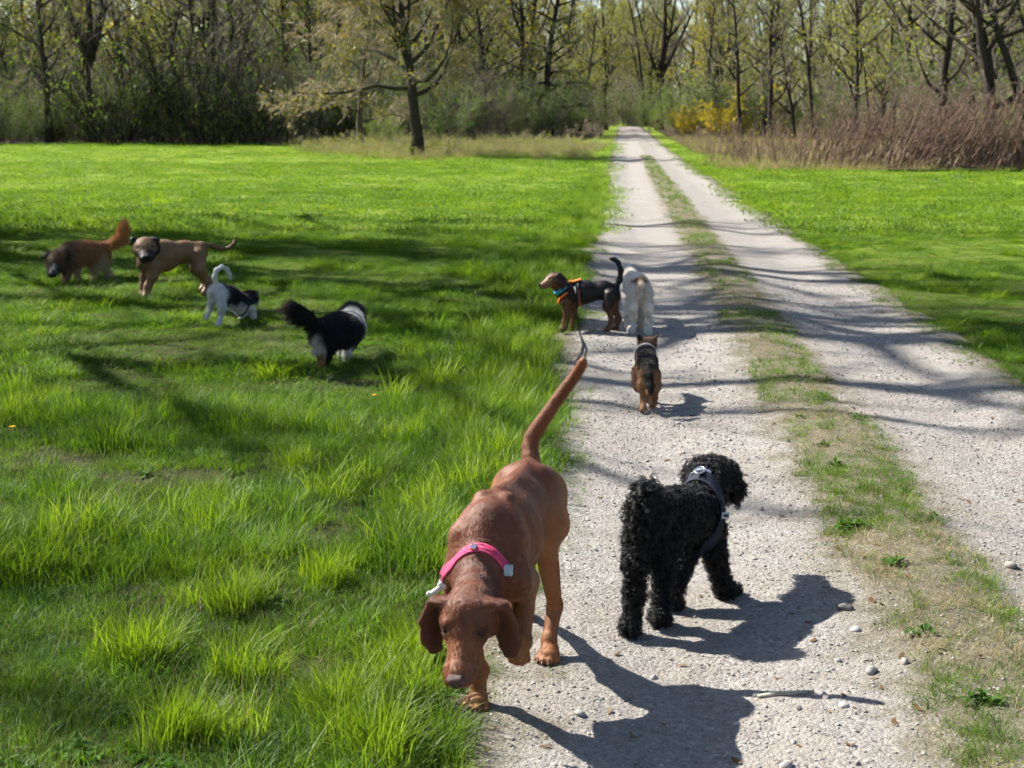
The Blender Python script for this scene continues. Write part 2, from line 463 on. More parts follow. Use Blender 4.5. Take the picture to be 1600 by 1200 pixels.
def grow(seed, H=16, r0=0.22, clear=0.3, n1=16, spread=4.0, ang=(65, 30), n2=6, n3=6, n4=2, lean=(0, 0), wob=0.12, lift=0.06,
         leaf=0, leaf_size=0.06, stems=None, twig_r=0.011, droop2=0.0, limb_r=0.45, top=1.0, ivy=0):
    """returns wood mesh builder, twig mesh builder, leaf points"""
    rng = np.random.default_rng(seed)
    wood, twig, leaves = MB(), MB(), []
    stems = stems or [((0, 0, 0), (lean[0], lean[1], 1), H, r0, clear)]
    for (p0, d0, Hs, rs, cl) in stems:
        n = 12
        P = wander(rng, p0, d0, Hs, n, wob * 0.5, 0.05)
        R = rs * (1 - 0.88 * np.linspace(0, 1, n + 1) ** 0.9)
        R[0] *= 1.35
        wood.tube(P, R, 8)
        for i in range(n1):
            f = cl + (0.97 - cl) * ((i + rng.random() * 0.7) / n1)
            k = f * n; j = min(int(k), n - 1); b0 = P[j] + (P[j + 1] - P[j]) * (k - j); rb = np.interp(k, np.arange(n + 1), R)
            az = i * 2.4 + rng.normal(0, 0.5); g = (f - cl) / (1 - cl); a = math.radians(ang[0] + (ang[1] - ang[0]) * g + rng.normal(0, 8))
            d = np.array([math.sin(a) * math.cos(az), math.sin(a) * math.sin(az), math.cos(a)])
            L1 = spread * (0.55 + 0.6 * math.sin(math.pi * min(1, 0.25 + 0.75 * g))) * (1 - 0.45 * g * top) * rng.uniform(0.75, 1.2)
            Q = wander(rng, b0, d, L1, 7, wob, lift)
            r1 = max(0.02, min(rb * 0.75, rs * limb_r * (1 - 0.55 * g)))
            wood.tube(Q, r1 * (1 - 0.85 * np.linspace(0, 1, 8)), 5, cap=False)
            for j2 in range(n2):
                f2 = 0.25 + 0.75 * (j2 + rng.random()) / n2; k2 = min(f2 * 7, 6.999); q0 = Q[int(k2)] + (Q[int(k2) + 1] - Q[int(k2)]) * (k2 % 1)
                T = _n3(Q[min(int(k2) + 1, 7)] - Q[int(k2)])
                d2 = _n3(T * 0.8 + rng.normal(0, 0.55, 3) + [0, 0, 0.15])
                L2 = L1 * rng.uniform(0.25, 0.5) * (1.15 - 0.5 * f2)
                S = wander(rng, q0, d2, L2, 4, wob * 1.3, lift, droop2)
                twig.tube(S, max(twig_r * 1.5, r1 * 0.3) * (1 - 0.7 * np.linspace(0, 1, 5)), 4, cap=False)
                for j3 in range(n3):
                    k3 = min((0.15 + 0.85 * (j3 + rng.random()) / n3) * 4, 3.999); s0 = S[int(k3)] + (S[int(k3) + 1] - S[int(k3)]) * (k3 % 1)
                    d3 = _n3(_n3(S[int(k3) + 1] - S[int(k3)]) * 0.7 + rng.normal(0, 0.6, 3) + [0, 0, 0.1 - droop2])
                    L3 = rng.uniform(0.35, 0.8) * (0.35 + 0.1 * spread) * 1.0
                    Tw = wander(rng, s0, d3, L3, 2, 0.2, 0.05, droop2)
                    twig.tube(Tw, twig_r * np.array([1, 0.8, 0.5]), 3, cap=False)
                    if leaf:
                        m = rng.poisson(leaf)
                        if m:
                            u = rng.random((m, 1)); leaves.append(Tw[0] * (1 - u) + Tw[2] * u + rng.normal(0, 0.12, (m, 3)))
                    for j4 in range(n4):
                        u = rng.random(); t0 = Tw[0] * (1 - u) + Tw[2] * u
                        t1 = t0 + _n3(d3 * 0.6 + rng.normal(0, 0.6, 3)) * L3 * rng.uniform(0.4, 0.8)
                        twig.tube([t0, t1], [twig_r * 0.7, twig_r * 0.4], 3, cap=False)
        if ivy:
            u = rng.random(ivy) * 0.5; k = u * n; j = k.astype(int); c = P[j] + (P[j + 1] - P[j]) * (k - j)[:, None]
            leaves.append(c + rng.normal(0, 1, (ivy, 3)) * np.array([0.22, 0.22, 0.1]))
    return wood, twig, (np.concatenate(leaves) if leaves else np.zeros((0, 3)))

def crown_mesh(twig, leaves, leaf_size, m_twig, m_leaf, seed, name='crown'):
    rng = np.random.default_rng(seed)
    v = np.concatenate(twig.v); fs = twig.faces(); mi = [np.zeros(len(f), np.int32) for f in fs]
    if len(leaves):
        lv, lq = leaf_quads(rng, leaves, leaf_size); fs = fs + [lq + len(v)]; mi.append(np.ones(len(lq), np.int32)); v = np.concatenate([v, lv])
    return mesh_obj(name, v, fs, [m_twig, m_leaf], None, mat_idx=np.concatenate(mi), link=False)

PROTO = {}
def proto(key, m_bark, m_twig, m_leaf, leaf_size=0.06, **kw):
    w, tw, lv = grow(**kw)
    PROTO[key] = (w.build('trunk', m_bark, link=False), crown_mesh(tw, lv, leaf_size, m_twig, m_leaf, kw['seed']))
proto('bare_a', M_BARK_DARK, M_TWIG, M_LEAF_SPRING, seed=11, H=17, r0=0.26, clear=0.16, n1=20, spread=4.6, n2=6, n3=6, n4=2, leaf=1.3, leaf_size=0.1)
proto('bare_b', M_BARK_DARK, M_TWIG, M_LEAF_SPRING, seed=12, H=18, r0=0.22, clear=0.2, n1=18, spread=3.8, n2=6, n3=6, n4=2, leaf=1.6, leaf_size=0.1)
proto('spring_a', M_BARK_DARK, M_TWIG, M_LEAF_SPRING, seed=13, H=15, r0=0.18, clear=0.12, n1=24, spread=4.2, n2=6, n3=6, n4=1, leaf=2.6, leaf_size=0.1)
proto('spring_b', M_BARK_DARK, M_TWIG, M_LEAF_GREEN, seed=14, H=14, r0=0.16, clear=0.12, n1=24, spread=3.6, n2=6, n3=6, n4=1, leaf=2.6, leaf_size=0.1)
proto('yellow', M_BARK_DARK, M_TWIG, leafy('yellow_spring_leaves', (0.24, 0.22, 0.02), (0.48, 0.42, 0.05), 0.45), seed=15, H=17, r0=0.24, clear=0.12, n1=22, spread=4.5, n2=6, n3=6, n4=1, leaf=4.0, leaf_size=0.11)
proto('slim', M_BARK_DARK, M_TWIG, M_LEAF_SPRING, seed=16, H=18, r0=0.15, clear=0.35, n1=12, spread=2.4, n2=5, n3=5, n4=2, leaf=1.5, leaf_size=0.09)
proto('oak', M_BARK_DARK, M_TWIG, M_LEAF_BRONZE, lean=(0.05, 0), seed=23, H=10.5, r0=0.30, clear=0.25, n1=26, spread=5.4, ang=(80, 25), n2=9, n3=9, n4=3, wob=0.18, lift=0.05, leaf=8.0, leaf_size=0.07, limb_r=0.42, twig_r=0.02)
proto('leaning', M_BARK, M_TWIG_TAN, M_LEAF_BRONZE, seed=24, H=9, r0=0.2, clear=0.15, n1=16, spread=4.2, ang=(80, 40), n2=8, n3=8, n4=3, wob=0.17, lift=-0.02, droop2=0.25, leaf=2.2, leaf_size=0.06, lean=(-0.12, 0), twig_r=0.018)
proto('larch', M_BARK_DARK, M_TWIG, M_LEAF_GREEN, seed=25, H=17, r0=0.28, clear=0.12, n1=34, spread=2.6, ang=(85, 60), n2=6, n3=6, n4=1, lift=0.0, droop2=0.1, leaf=3.2, leaf_size=0.07)
proto('fork', M_BARK_DARK, M_TWIG, M_LEAF_SPRING, seed=26, n1=9, spread=4.2, n2=6, n3=6, n4=2, leaf=0.9, leaf_size=0.08, wob=0.08,
      stems=[((0, 0, 0), (0, 0, 1), 7.2, 0.46, 0.95), ((0, 0, 6.4), (0.10, 0, 1), 12, 0.32, 0.25), ((0, 0, 5.6), (0.62, 0.05, 1), 12, 0.24, 0.25), ((0, 0, 5.2), (-0.45, 0.1, 1), 12, 0.22, 0.25), ((0, 0, 6.2), (0.28, -0.1, 1), 11, 0.18, 0.3)])
proto('multi', M_BARK_DARK, M_TWIG, M_LEAF_SPRING, seed=27, n1=10, spread=3.6, n2=6, n3=6, n4=2, leaf=0.8, leaf_size=0.05, wob=0.14,
      stems=[((0, 0, 0), (0.02, 0, 1), 11, 0.27, 0.18), ((0.1, 0, 3.0), (-0.42, 0, 1), 8, 0.15, 0.2), ((1.0, 0.1, 0), (0.35, 0, 1), 11, 0.26, 0.3), ((1.4, 0.1, 1.6), (-0.3, 0.1, 1), 9, 0.17, 0.3), ((1.5, 0.1, 2.4), (0.30, 0, 1), 8, 0.15, 0.25)])
proto('pollard', M_BARK_DARK, M_TWIG, M_LEAF_SPRING, seed=28, n1=9, spread=3.4, n2=6, n3=6, n4=2, leaf=0.6, leaf_size=0.06, wob=0.09,
      stems=[((0, 0, 0), (0.02, 0, 1), 6.2, 0.30, 0.9), ((-0.1, 0, 4.6), (-0.30, 0.1, 1), 11, 0.20, 0.2), ((0, 0, 5.0), (0.02, -0.1, 1), 12, 0.22, 0.25), ((0.1, 0, 4.8), (0.24, 0.1, 1), 11, 0.20, 0.2), ((0, 0, 4.4), (0.5, 0, 1), 8, 0.12, 0.2)])

proto('shade_bare', M_BARK_DARK, M_TWIG, M_LEAF_SPRING, seed=33, H=17, r0=0.26, clear=0.16, n1=20, spread=4.6, n2=6, n3=5, n4=1, leaf=0.25, leaf_size=0.09)
proto('pole', M_BARK_DARK, M_TWIG, M_LEAF_SPRING, seed=31, H=24, r0=0.30, clear=0.30, n1=20, spread=3.4, ang=(60, 25), n2=4, n3=4, n4=1, leaf=0.1, leaf_size=0.07, limb_r=0.5, wob=0.10)

def shrub(seed, n, H, lean, spread, r=0.012, leaf=0.0, base=0.6, twigs=4, wob=0.08, sub=2):
    rng = np.random.default_rng(seed); st, tw, lv = MB(), MB(), []
    for i in range(n):
        a = rng.random() * 6.283; b = base * math.sqrt(rng.random())
        p0 = np.array([b * math.cos(a), b * math.sin(a) * 0.7, -0.05])
        d = np.array([math.cos(a) * spread + lean[0] + rng.normal(0, 0.12), math.sin(a) * spread + lean[1] + rng.normal(0, 0.12), 1.0])
        L = H * rng.uniform(0.55, 1.1); P = wander(rng, p0, d, L, 5, wob, 0.02)
        st.tube(P, r * rng.uniform(0.7, 1.3) * np.linspace(1, 0.35, 6), 4, cap=False)
        for j in range(twigs):
            k = rng.uniform(1.2, 4.99); q = P[int(k)] + (P[int(k) + 1] - P[int(k)]) * (k % 1)
            T = wander(rng, q, _n3(P[int(k) + 1] - P[int(k)]) + rng.normal(0, 0.4, 3), L * rng.uniform(0.15, 0.38), 2, 0.15, 0.05)
            tw.tube(T, r * 0.45 * np.array([1, 0.8, 0.5]), 3, cap=False)
            for s in range(sub):
                u = rng.random(); t0 = T[0] * (1 - u) + T[2] * u
                t1 = t0 + _n3(rng.normal(0, 0.7, 3) + [0, 0, 0.5]) * L * rng.uniform(0.06, 0.16)
                tw.tube([t0, t1], [r * 0.35, r * 0.22], 3, cap=False)
                m = rng.poisson(leaf) if leaf else 0
                if m: u2 = rng.random((m, 1)); lv.append(t0 * (1 - u2) + t1 * u2 + rng.normal(0, 0.05 * H / 2, (m, 3)))
    return st, tw, (np.concatenate(lv) if lv else np.zeros((0, 3)))
def shrub_proto(key, m_stem, m_leaf, leaf_size=0.05, **kw):
    st, tw, lv = shrub(**kw)
    PROTO[key] = (st.build('stems', m_stem, link=False), crown_mesh(tw, lv, leaf_size, m_stem, m_leaf, kw['seed']))
shrub_proto('osier_a', M_TWIG_RED, M_LEAF_BRONZE, seed=41, n=46, H=3.4, lean=(0.55, 0), spread=0.20, r=0.030, base=1.3, twigs=4, sub=1, leaf=0.12)
shrub_proto('osier_b', M_TWIG_RED, M_LEAF_BRONZE, seed=42, n=42, H=3.1, lean=(0.42, 0), spread=0.26, r=0.028, base=1.3, twigs=4, sub=1, leaf=0.12)
shrub_proto('osier_low', M_TWIG_RED, M_LEAF_SPRING, seed=43, n=26, H=2.0, lean=(0.2, 0), spread=0.35, r=0.018, base=1.2, twigs=5, sub=2, leaf=0.25)
shrub_proto('thicket_a', M_TWIG, M_LEAF_SPRING, seed=44, n=34, H=5.0, lean=(0, 0), spread=0.45, r=0.026, base=1.3, twigs=9, sub=3, leaf=0.5, wob=0.14, leaf_size=0.07)
shrub_proto('thicket_b', M_BARK_DARK, M_LEAF_GREEN, seed=45, n=30, H=4.2, lean=(0, 0), spread=0.55, r=0.03, base=1.2, twigs=9, sub=3, leaf=0.8, wob=0.16, leaf_size=0.075)
shrub_proto('bush_green', M_TWIG, M_LEAF_BRIGHT, seed=46, n=30, H=4.6, lean=(0, 0), spread=0.5, r=0.02, base=1.2, twigs=10, sub=3, leaf=2.6, wob=0.12, leaf_size=0.075)
shrub_proto('bush_dark', M_TWIG, M_LEAF_GREEN, seed=47, n=30, H=4.4, lean=(0, 0), spread=0.5, r=0.02, base=1.2, twigs=10, sub=3, leaf=2.4, wob=0.12, leaf_size=0.08)
shrub_proto('forsythia', M_TWIG_TAN, M_LEAF_YELLOW, seed=48, n=30, H=2.9, lean=(0, 0), spread=0.38, r=0.012, base=0.7, twigs=8, sub=3, leaf=4.0, wob=0.09, leaf_size=0.085)
shrub_proto('bramble', M_TWIG_TAN, M_LEAF_SPRING, seed=49, n=34, H=1.3, lean=(0, 0), spread=0.9, r=0.008, base=1.3, twigs=6, sub=3, leaf=0.5, wob=0.22, leaf_size=0.05)

def px_xy(px, d):                                   # ground place d metres ahead, below photo column px
    return (px - 800) / F_PX * (d * math.cos(PITCH) + CAM_H * math.sin(PITCH)), d

def plant(name, key, x, y, rot, sc, label, cat, group=None, sz=None, tilt=(0, 0)):
    e = empty(name, (x, y, float(ground_z(x, y)) - 0.05), rot)
    e.scale = (sc, sc, sz or sc); e.rotation_euler = (tilt[0], tilt[1], rot)
    for src in PROTO[key]:
        c = src.copy(); C.objects.link(c); c.parent = e
    return tag(e, label, cat, group)

def T_(px, d, key, rot, sc, label, name='tree', group='trees at the wood edge', cat='tree', sz=None, tilt=(0, 0)):
    x, y = px_xy(px, d); return plant(name, key, x, y, rot, sc, label, cat, group, sz, tilt)

# trees one can single out
T_(651, 69, 'oak', 0.6, 1.0, 'spreading oak-like tree standing alone at the far meadow edge', group=None)
T_(563, 84, 'leaning', 1.0, 1.0, 'pale-twigged drooping tree behind the lone spreading tree', group=None)
T_(858, 124, 'larch', 0.2, 1.15, 'tall dark straight tree with short branches on the far bank', group=None)
T_(947, 172, 'slim', 0.4, 1.5, 'straight dark-trunked tree close beside the far end of the track', group=None)
T_(1031, 166, 'fork', 0.0, 1.0, 'large tree forking into wide limbs right of the track end', group=None)
T_(1008, 205, 'slim', 1.4, 1.6, 'thin dark trunk behind the forked tree, nearest the track', group=None)
T_(1020, 225, 'slim', 2.4, 1.6, 'slim trunk standing second behind the forked tree', group=None)
T_(1098, 178, 'yellow', 2.0, 1.0, 'yellow-leaved tree just right of the forked tree', group=None)
T_(1540, 54, 'multi', 0.0, 1.0, 'many-stemmed dark tree rising out of the bare shrubs', group=None)
T_(78, 97, 'bare_a', 0.3, 1.0, 'dark tree with low side limbs farthest left at the wood edge', )
T_(146, 99, 'pollard', 0.5, 1.1, 'thick tree splitting into three upright stems, left wood edge')
T_(205, 103, 'bare_b', 1.9, 1.0, 'crooked bare tree next right of the three-stemmed tree')
T_(318, 101, 'slim', 0.9, 1.1, 'thin straight trunk just left of the thick broom-shaped tree')
T_(333, 106, 'pollard', 2.3, 1.25, 'thick broom-shaped tree with close upright stems')
T_(455, 112, 'bare_b', 3.0, 1.1, 'grey bare tree between the broom-shaped and the drooping tree')
T_(250, 112, 'spring_a', 0.2, 1.0, 'tree with pale yellow-green leaves behind the left wood edge')
T_(20, 108, 'spring_b', 1.2, 1.1, 'green-leaved tree at the far left end of the wood')
T_(500, 104, 'yellow', 0.7, 0.8, 'yellow-tinged tree left above the drooping tree')
T_(760, 118, 'bare_a', 2.2, 1.0, 'grey bare tree right of the lone spreading tree')
T_(905, 150, 'spring_a', 0.9, 1.0, 'light green tree between the dark straight tree and the track')
T_(1140, 150, 'bare_b', 0.4, 1.0, 'bare tree with dark trunk beyond the yellow bushes')
T_(1195, 120, 'spring_b', 2.8, 0.85, 'green-leaved tree beyond the dry field')
T_(1270, 108, 'slim', 1.1, 1.0, 'slender dark trunk beyond the left end of the bare shrubs')
T_(1330, 96, 'spring_a', 1.7, 1.0, 'yellow-green tree behind the middle of the bare shrubs')
T_(1420, 88, 'bare_b', 2.6, 1.0, 'bare grey tree behind the bare shrubs')
T_(1590, 84, 'spring_a', 0.1, 1.0, 'bright green tree behind the many-stemmed tree')

# shrubs one can single out
G_OS = 'bare red-brown shrubs along the right meadow edge'
for i, (px, d, key, rot, sc) in enumerate([(1135, 56, 'osier_low', 0.3, 0.85), (1185, 54, 'osier_low', 2.0, 0.95), (1235, 52.5, 'osier_low', 1.2, 1.05), (1282, 54.5, 'osier_a', 0.0, 0.72), (1322, 52.2, 'osier_b', -0.2, 0.78), (1372, 53, 'osier_a', 0.15, 0.85),
        (1418, 51.4, 'osier_a', -0.3, 0.8), (1458, 53, 'osier_b', 0.1, 0.92), (1500, 51.2, 'osier_a', 0.3, 0.82), (1540, 51.8, 'osier_b', 0.5, 0.85), (1578, 50.8, 'osier_a', -0.1, 0.8), (1618, 50.8, 'osier_b', 0.2, 0.9), (1660, 51.5, 'osier_a', 0.4, 0.85)]):
    ORD = ['fourth', 'fifth', 'sixth', 'seventh', 'eighth', 'ninth', 'tenth', 'eleventh', 'twelfth', 'thirteenth']
    lab = ['low thin reddish shrub nearest the track, end of the shrub row', 'low thin reddish shrub, second from the track', 'low reddish shrub where the tall bare row begins'][i] if i < 3 else 'tall leaning red-brown bare shrub, %s from the track in the dense row' % ORD[i - 3]
    T_(px, d, key, rot, sc, lab, 'bare_shrub', G_OS, 'shrub')
for px, d, sc, lab in ((1074, 118, 0.75, 'orange-yellow flowering bush nearest the track'), (1122, 116, 0.9, 'broad yellow flowering bush, middle of the three'), (1150, 117, 0.6, 'narrow yellow flowering bush beside the broad one'), (1180, 124, 1.3, 'tall thin yellow flowering bush farthest from the track')):
    T_(px, d, 'forsythia', px * 0.1, sc, lab, 'flowering_bush', 'yellow bushes beyond the dry field', 'bush')
for px, d, key, sc, lab in ((1080, 132, 'bush_green', 1.25, 'big light green bush behind the yellow bushes'), (1045, 140, 'bush_green', 0.9, 'bright green bush at the foot of the forked tree'), (1012, 150, 'bush_green', 0.55, 'small bright green bush at the track edge'), (1130, 128, 'bush_dark', 1.1, 'dark green bush behind the broad yellow bush'),
        (830, 120, 'bush_dark', 1.2, 'dark green bush at the foot of the dark straight tree'), (880, 128, 'bush_green', 1.0, 'light green bush right of the dark straight tree'), (925, 150, 'bush_dark', 1.2, 'green bush left of the track end'), (600, 88, 'bush_green', 0.55, 'low bright green bush under the drooping tree'), (700, 95, 'bush_dark', 0.8, 'dull green bush behind the lone tree')):
    T_(px, d, key, px * 0.07, sc, lab, 'bush', 'leafy bushes at the wood edge', 'bush')
T_(400, 93, 'thicket_b', 0.4, 1.0, 'dark many-stemmed thicket at the left wood edge', 'thicket', None, 'shrub')

# bare trees left of the view: their shadows fall across meadow and track
SHADE = [(-10.2, 18.8, 'shade_bare', 1.3, 0.85), (-10.6, 23.6, 'shade_bare', 2.2, 0.86), (-13.4, 27.5, 'spring_a', 0.4, 0.80), (-15.8, 24.0, 'shade_bare', 1.8, 1.0),
         (-9.6, 13.1, 'shade_bare', 2.1, 0.98), (-9.8, 16.4, 'pole', 5.2, 1.0), (-9.4, 19.8, 'pole', 3.3, 0.95), (-11.6, 21.8, 'pole', 0.9, 1.0), (-11.2, 25.4, 'pole', 2.7, 1.05), (-12.6, 30.2, 'pole', 4.6, 1.0), (-13.2, 24.6, 'pole', 3.9, 1.05), (-11.7, 22.9, 'spring_a', 2.0, 0.80), (-9.4, 10.3, 'shade_bare', 4.4, 0.70), (-9.9, 8.4, 'shade_bare', 5.6, 0.72)]
for i, (x, y, key, rot, sc) in enumerate(SHADE):
    plant('tree', key, x, y, rot, sc, 'tree beyond the left picture edge whose shadow crosses meadow and track', 'tree', 'shading trees left of the view')

# the wood behind: a mass of trunks, twigs and young leaves
wood_coll = bpy.data.collections.new('wood_sources')
keys = ['bare_a', 'bare_b', 'spring_a', 'spring_b', 'yellow', 'slim']
for i, k in enumerate(keys):
    a, b_ = PROTO[k]
    va = np.empty(len(a.data.vertices) * 3, np.float32)
    j = bpy.data.objects.new('%02d_wood' % i, a.data); wood_coll.objects.link(j)
    j = bpy.data.objects.new('%02d_wood_crown' % i, b_.data); wood_coll.objects.link(j)
rng = np.random.default_rng(3)
P_, Rt, Sc, Ix = [], [], [], []
def put_tree(x, y, k, s):
    r = rng.random() * 6.28; z = float(ground_z(x, y)) - 0.1
    for h in (0, 1):
        P_.append((x, y, z)); Rt.append((0, 0, r)); Sc.append((s, s, s * 1.02)); Ix.append(2 * k + h)
n = 0
while n < 470:
    y = rng.uniform(108, 330); x = rng.uniform(-0.45, 0.45) * y
    u, v = uv_of(x, y)
    if u < 0:
        if (u > -2.6 - 0.012 * v and v < 215) or y < 108 + max(0, (u + 40) * 0.3): continue
    elif u < 5.2 + 0.01 * v and v < 215: continue
    k = rng.choice(6, p=[0.2, 0.2, 0.2, 0.14, 0.14, 0.12]); put_tree(x, y, k, rng.uniform(0.8, 1.35)); n += 1
n = 0
while n < 26:
    y = rng.uniform(66, 110); x = rng.uniform(0.14, 0.42) * y
    u, v = uv_of(x, y)
    if u < 9 or (y < 100 and x < 0.26 * y): continue
    k = rng.choice(6, p=[0.22, 0.25, 0.2, 0.18, 0.0, 0.15]); put_tree(x, y, k, rng.uniform(0.6, 1.0)); n += 1
for i in range(16):                                  # trees closing behind the end of the track
    y = rng.uniform(216, 270); put_tree(y * ST + rng.uniform(-8, 9), y, rng.choice([2, 3, 4, 0]), rng.uniform(0.9, 1.3))
tag(instances('woodland', P_, Rt, Sc, Ix, wood_coll), 'mass of bare and budding trees filling the wood behind', kind='stuff')
under_coll = bpy.data.collections.new('undergrowth_sources')
ukeys = ['thicket_a', 'thicket_b', 'bush_green', 'bush_dark', 'bramble']
for i, k in enumerate(ukeys):
    for h in (0, 1):
        j = bpy.data.objects.new('%02d_%d_under' % (i, h), PROTO[k][h].data); under_coll.objects.link(j)
P_, Rt, Sc, Ix = [], [], [], []
n = 0
while n < 560:
    side = rng.random()
    if side < 0.55: y = rng.uniform(95, 150); x = rng.uniform(-0.42, 0.02) * y
    elif side < 0.8: y = rng.uniform(62, 130); x = rng.uniform(0.10, 0.42) * y
    else: y = rng.uniform(140, 260); x = rng.uniform(-0.4, 0.4) * y
    u, v = uv_of(x, y)
    if u < 0:
        if (u > -3.2 - 0.02 * v and v < 205) or y < 95 + max(0, (x + 12) * 1.6): continue
    elif (u < 6.0 + 0.012 * v and v < 205) or (y < 118 and x < 0.27 * y and x > 0.06 * y): continue
    k = rng.choice(5, p=[0.22, 0.24, 0.19, 0.27, 0.08]); put_tree(x, y, k, rng.uniform(0.5, 1.1) * (1 + 0.9 * rng.random() ** 3)); n += 1
for i in range(14):                                  # the track runs out among bushes
    y = rng.uniform(203, 235); x = y * ST + rng.uniform(-9, 10); put_tree(x, y, rng.choice([0, 1, 2, 3]), rng.uniform(0.8, 1.4))
for i in range(90):                                  # low rough growth on the bank round the lone tree
    y = rng.uniform(68, 96); x = px_xy(rng.uniform(500, 940), y)[0]
    if uv_of(x, y)[0] > -1.6: continue
    put_tree(x, y, 4, rng.uniform(0.45, 0.95))
tag(instances('undergrowth', P_, Rt, Sc, Ix, under_coll), 'tangled undergrowth of twigs and young leaves along the woods', kind='stuff')
# ------------------------------------------------------------------ dogs: bodies grown as one smooth surface
def _nrm(v): v = np.asarray(v, float); return v / (np.linalg.norm(v) + 1e-12)

class Body:
    """a body as a blend of tapered elliptic limbs, meshed into one continuous surface"""
    def __init__(s): s.prims = []
    def limb(s, pts, rad, col, k=0.03, side=None, sub=False):
        """pts [(x,y,z)..], rad [r or (w,h)..] in metres"""
        pts = [np.asarray(p, float) for p in pts]
        rad = [(r, r) if np.ndim(r) == 0 else tuple(r) for r in rad]
        if len(pts) == 1: pts = [pts[0] - [0, 0, 1e-4], pts[0] + [0, 0, 1e-4]]; rad = rad * 2
        for i in range(len(pts) - 1):
            a, b = pts[i], pts[i + 1]
            T = _nrm(b - a)
            sd = side if side is not None else (np.cross(T, (0, 0, 1)) if abs(T[2]) < 0.97 else np.array([1.0, 0, 0]))
            S = _nrm(sd - T * np.dot(sd, T)); U = np.cross(S, T)
            s.prims.append(dict(a=a, b=b, T=T, S=S, U=U, L=np.linalg.norm(b - a), r0=rad[i], r1=rad[i + 1], col=np.asarray(col, float), k=k, sub=sub))
    @staticmethod
    def dist(p, X):
        q = X - p['a']
        t = np.clip((q @ p['T']) / max(p['L'], 1e-9), 0, 1)
        q = q - t[..., None] * (p['T'] * p['L'])
        w = p['r0'][0] + t * (p['r1'][0] - p['r0'][0]); h = p['r0'][1] + t * (p['r1'][1] - p['r0'][1])
        m = np.minimum(w, h)
        l, u, a = q @ p['S'], q @ p['U'], q @ p['T']
        k0 = np.sqrt((l / w) ** 2 + (u / h) ** 2 + (a / m) ** 2)
        k1 = np.sqrt((l / w ** 2) ** 2 + (u / h ** 2) ** 2 + (a / m ** 2) ** 2)
        return np.where(k1 > 1e-6, k0 * (k0 - 1) / np.maximum(k1, 1e-6), -m)
    @staticmethod
    def blend(d, e, k, sub):
        if sub:
            e = -e; h = np.maximum(k - np.abs(d - e), 0) / k
            return np.maximum(d, e) + h * h * k * 0.25
        h = np.maximum(k - np.abs(d - e), 0) / k
        return np.minimum(d, e) - h * h * k * 0.25
    def sdf(s, X):
        d = np.full(X.shape[:-1], 9.0)
        for p in s.prims: d = s.blend(d, s.dist(p, X), p['k'], p['sub'])
        return d
    def grad(s, X, e=0.002):
        g = np.stack([s.sdf(X + np.eye(3)[i] * e) - s.sdf(X - np.eye(3)[i] * e) for i in range(3)], -1)
        return g / (np.linalg.norm(g, axis=-1, keepdims=True) + 1e-9)
    def colours(s, X, soft=0.005):
        D = np.stack([s.dist(p, X) for p in s.prims if not p['sub']], -1)
        w = np.exp(-(D - D.min(-1, keepdims=True)) / soft)
        c = np.stack([p['col'] for p in s.prims if not p['sub']])
        return (w @ c) / w.sum(-1, keepdims=True)
    def mesh(s, res, rough=0.0):
        lo = np.min([np.minimum(p['a'], p['b']) - max(*p['r0'], *p['r1']) for p in s.prims], 0) - 3 * res - 0.01
        hi = np.max([np.maximum(p['a'], p['b']) + max(*p['r0'], *p['r1']) for p in s.prims], 0) + 3 * res + 0.01
        n = np.ceil((hi - lo) / res).astype(int) + 1
        F = np.full(n, 0.2, np.float32)
        ax = [lo[i] + np.arange(n[i]) * res for i in range(3)]
        for p in s.prims:
            m = max(*p['r0'], *p['r1']) + p['k'] + 2 * res
            i0 = np.maximum(((np.minimum(p['a'], p['b']) - m - lo) / res).astype(int), 0)
            i1 = np.minimum(((np.maximum(p['a'], p['b']) + m - lo) / res).astype(int) + 2, n)
            X = np.stack(np.meshgrid(*[ax[i][i0[i]:i1[i]] for i in range(3)], indexing='ij'), -1)
            sl = tuple(slice(i0[i], i1[i]) for i in range(3))
            F[sl] = s.blend(F[sl], s.dist(p, X), p['k'], p['sub'])
        neg = F < 0
        c = [slice(None, -1), slice(1, None)]
        cor = [(a, b_, d) for a in (0, 1) for b_ in (0, 1) for d in (0, 1)]
        cnt = sum(neg[c[a], c[b_], c[d]].astype(np.int8) for a, b_, d in cor)
        mix = (cnt > 0) & (cnt < 8)
        I = np.argwhere(mix)
        acc = np.zeros((len(I), 3)); num = np.zeros(len(I))
        for A in cor:
            for x in range(3):
                if A[x]: continue
                B = list(A); B[x] = 1
                fa = F[tuple((I + A).T)]; fb = F[tuple((I + B).T)]
                m = (fa < 0) != (fb < 0)
                tt = np.where(m, fa / np.where(m, fa - fb, 1), 0)
                pos = np.array(A, float) + tt[:, None] * (np.array(B) - np.array(A))
                acc += pos * m[:, None]; num += m
        V_ = lo + (I + acc / num[:, None]) * res
        idx = np.full(mix.shape, -1, np.int32); idx[mix] = np.arange(len(I))
        Q = []
        for x in range(3):
            y, z = (x + 1) % 3, (x + 2) % 3
            sa = [slice(1, -1)] * 3; sb = [slice(1, -1)] * 3
            sa[x] = slice(0, -1); sb[x] = slice(1, None)
            na, nb = neg[tuple(sa)], neg[tuple(sb)]
            E = np.argwhere(na != nb)
            off = np.ones(3, int); off[x] = 0
            E0 = E + off
            def cell(dy, dz):
                e = E0.copy(); e[:, y] += dy; e[:, z] += dz
                return idx[tuple(e.T)]
            q = np.stack([cell(-1, -1), cell(0, -1), cell(0, 0), cell(-1, 0)], -1)
            flip = ~na[tuple(E.T)]
            q[flip] = q[flip][:, ::-1]
            Q.append(q)
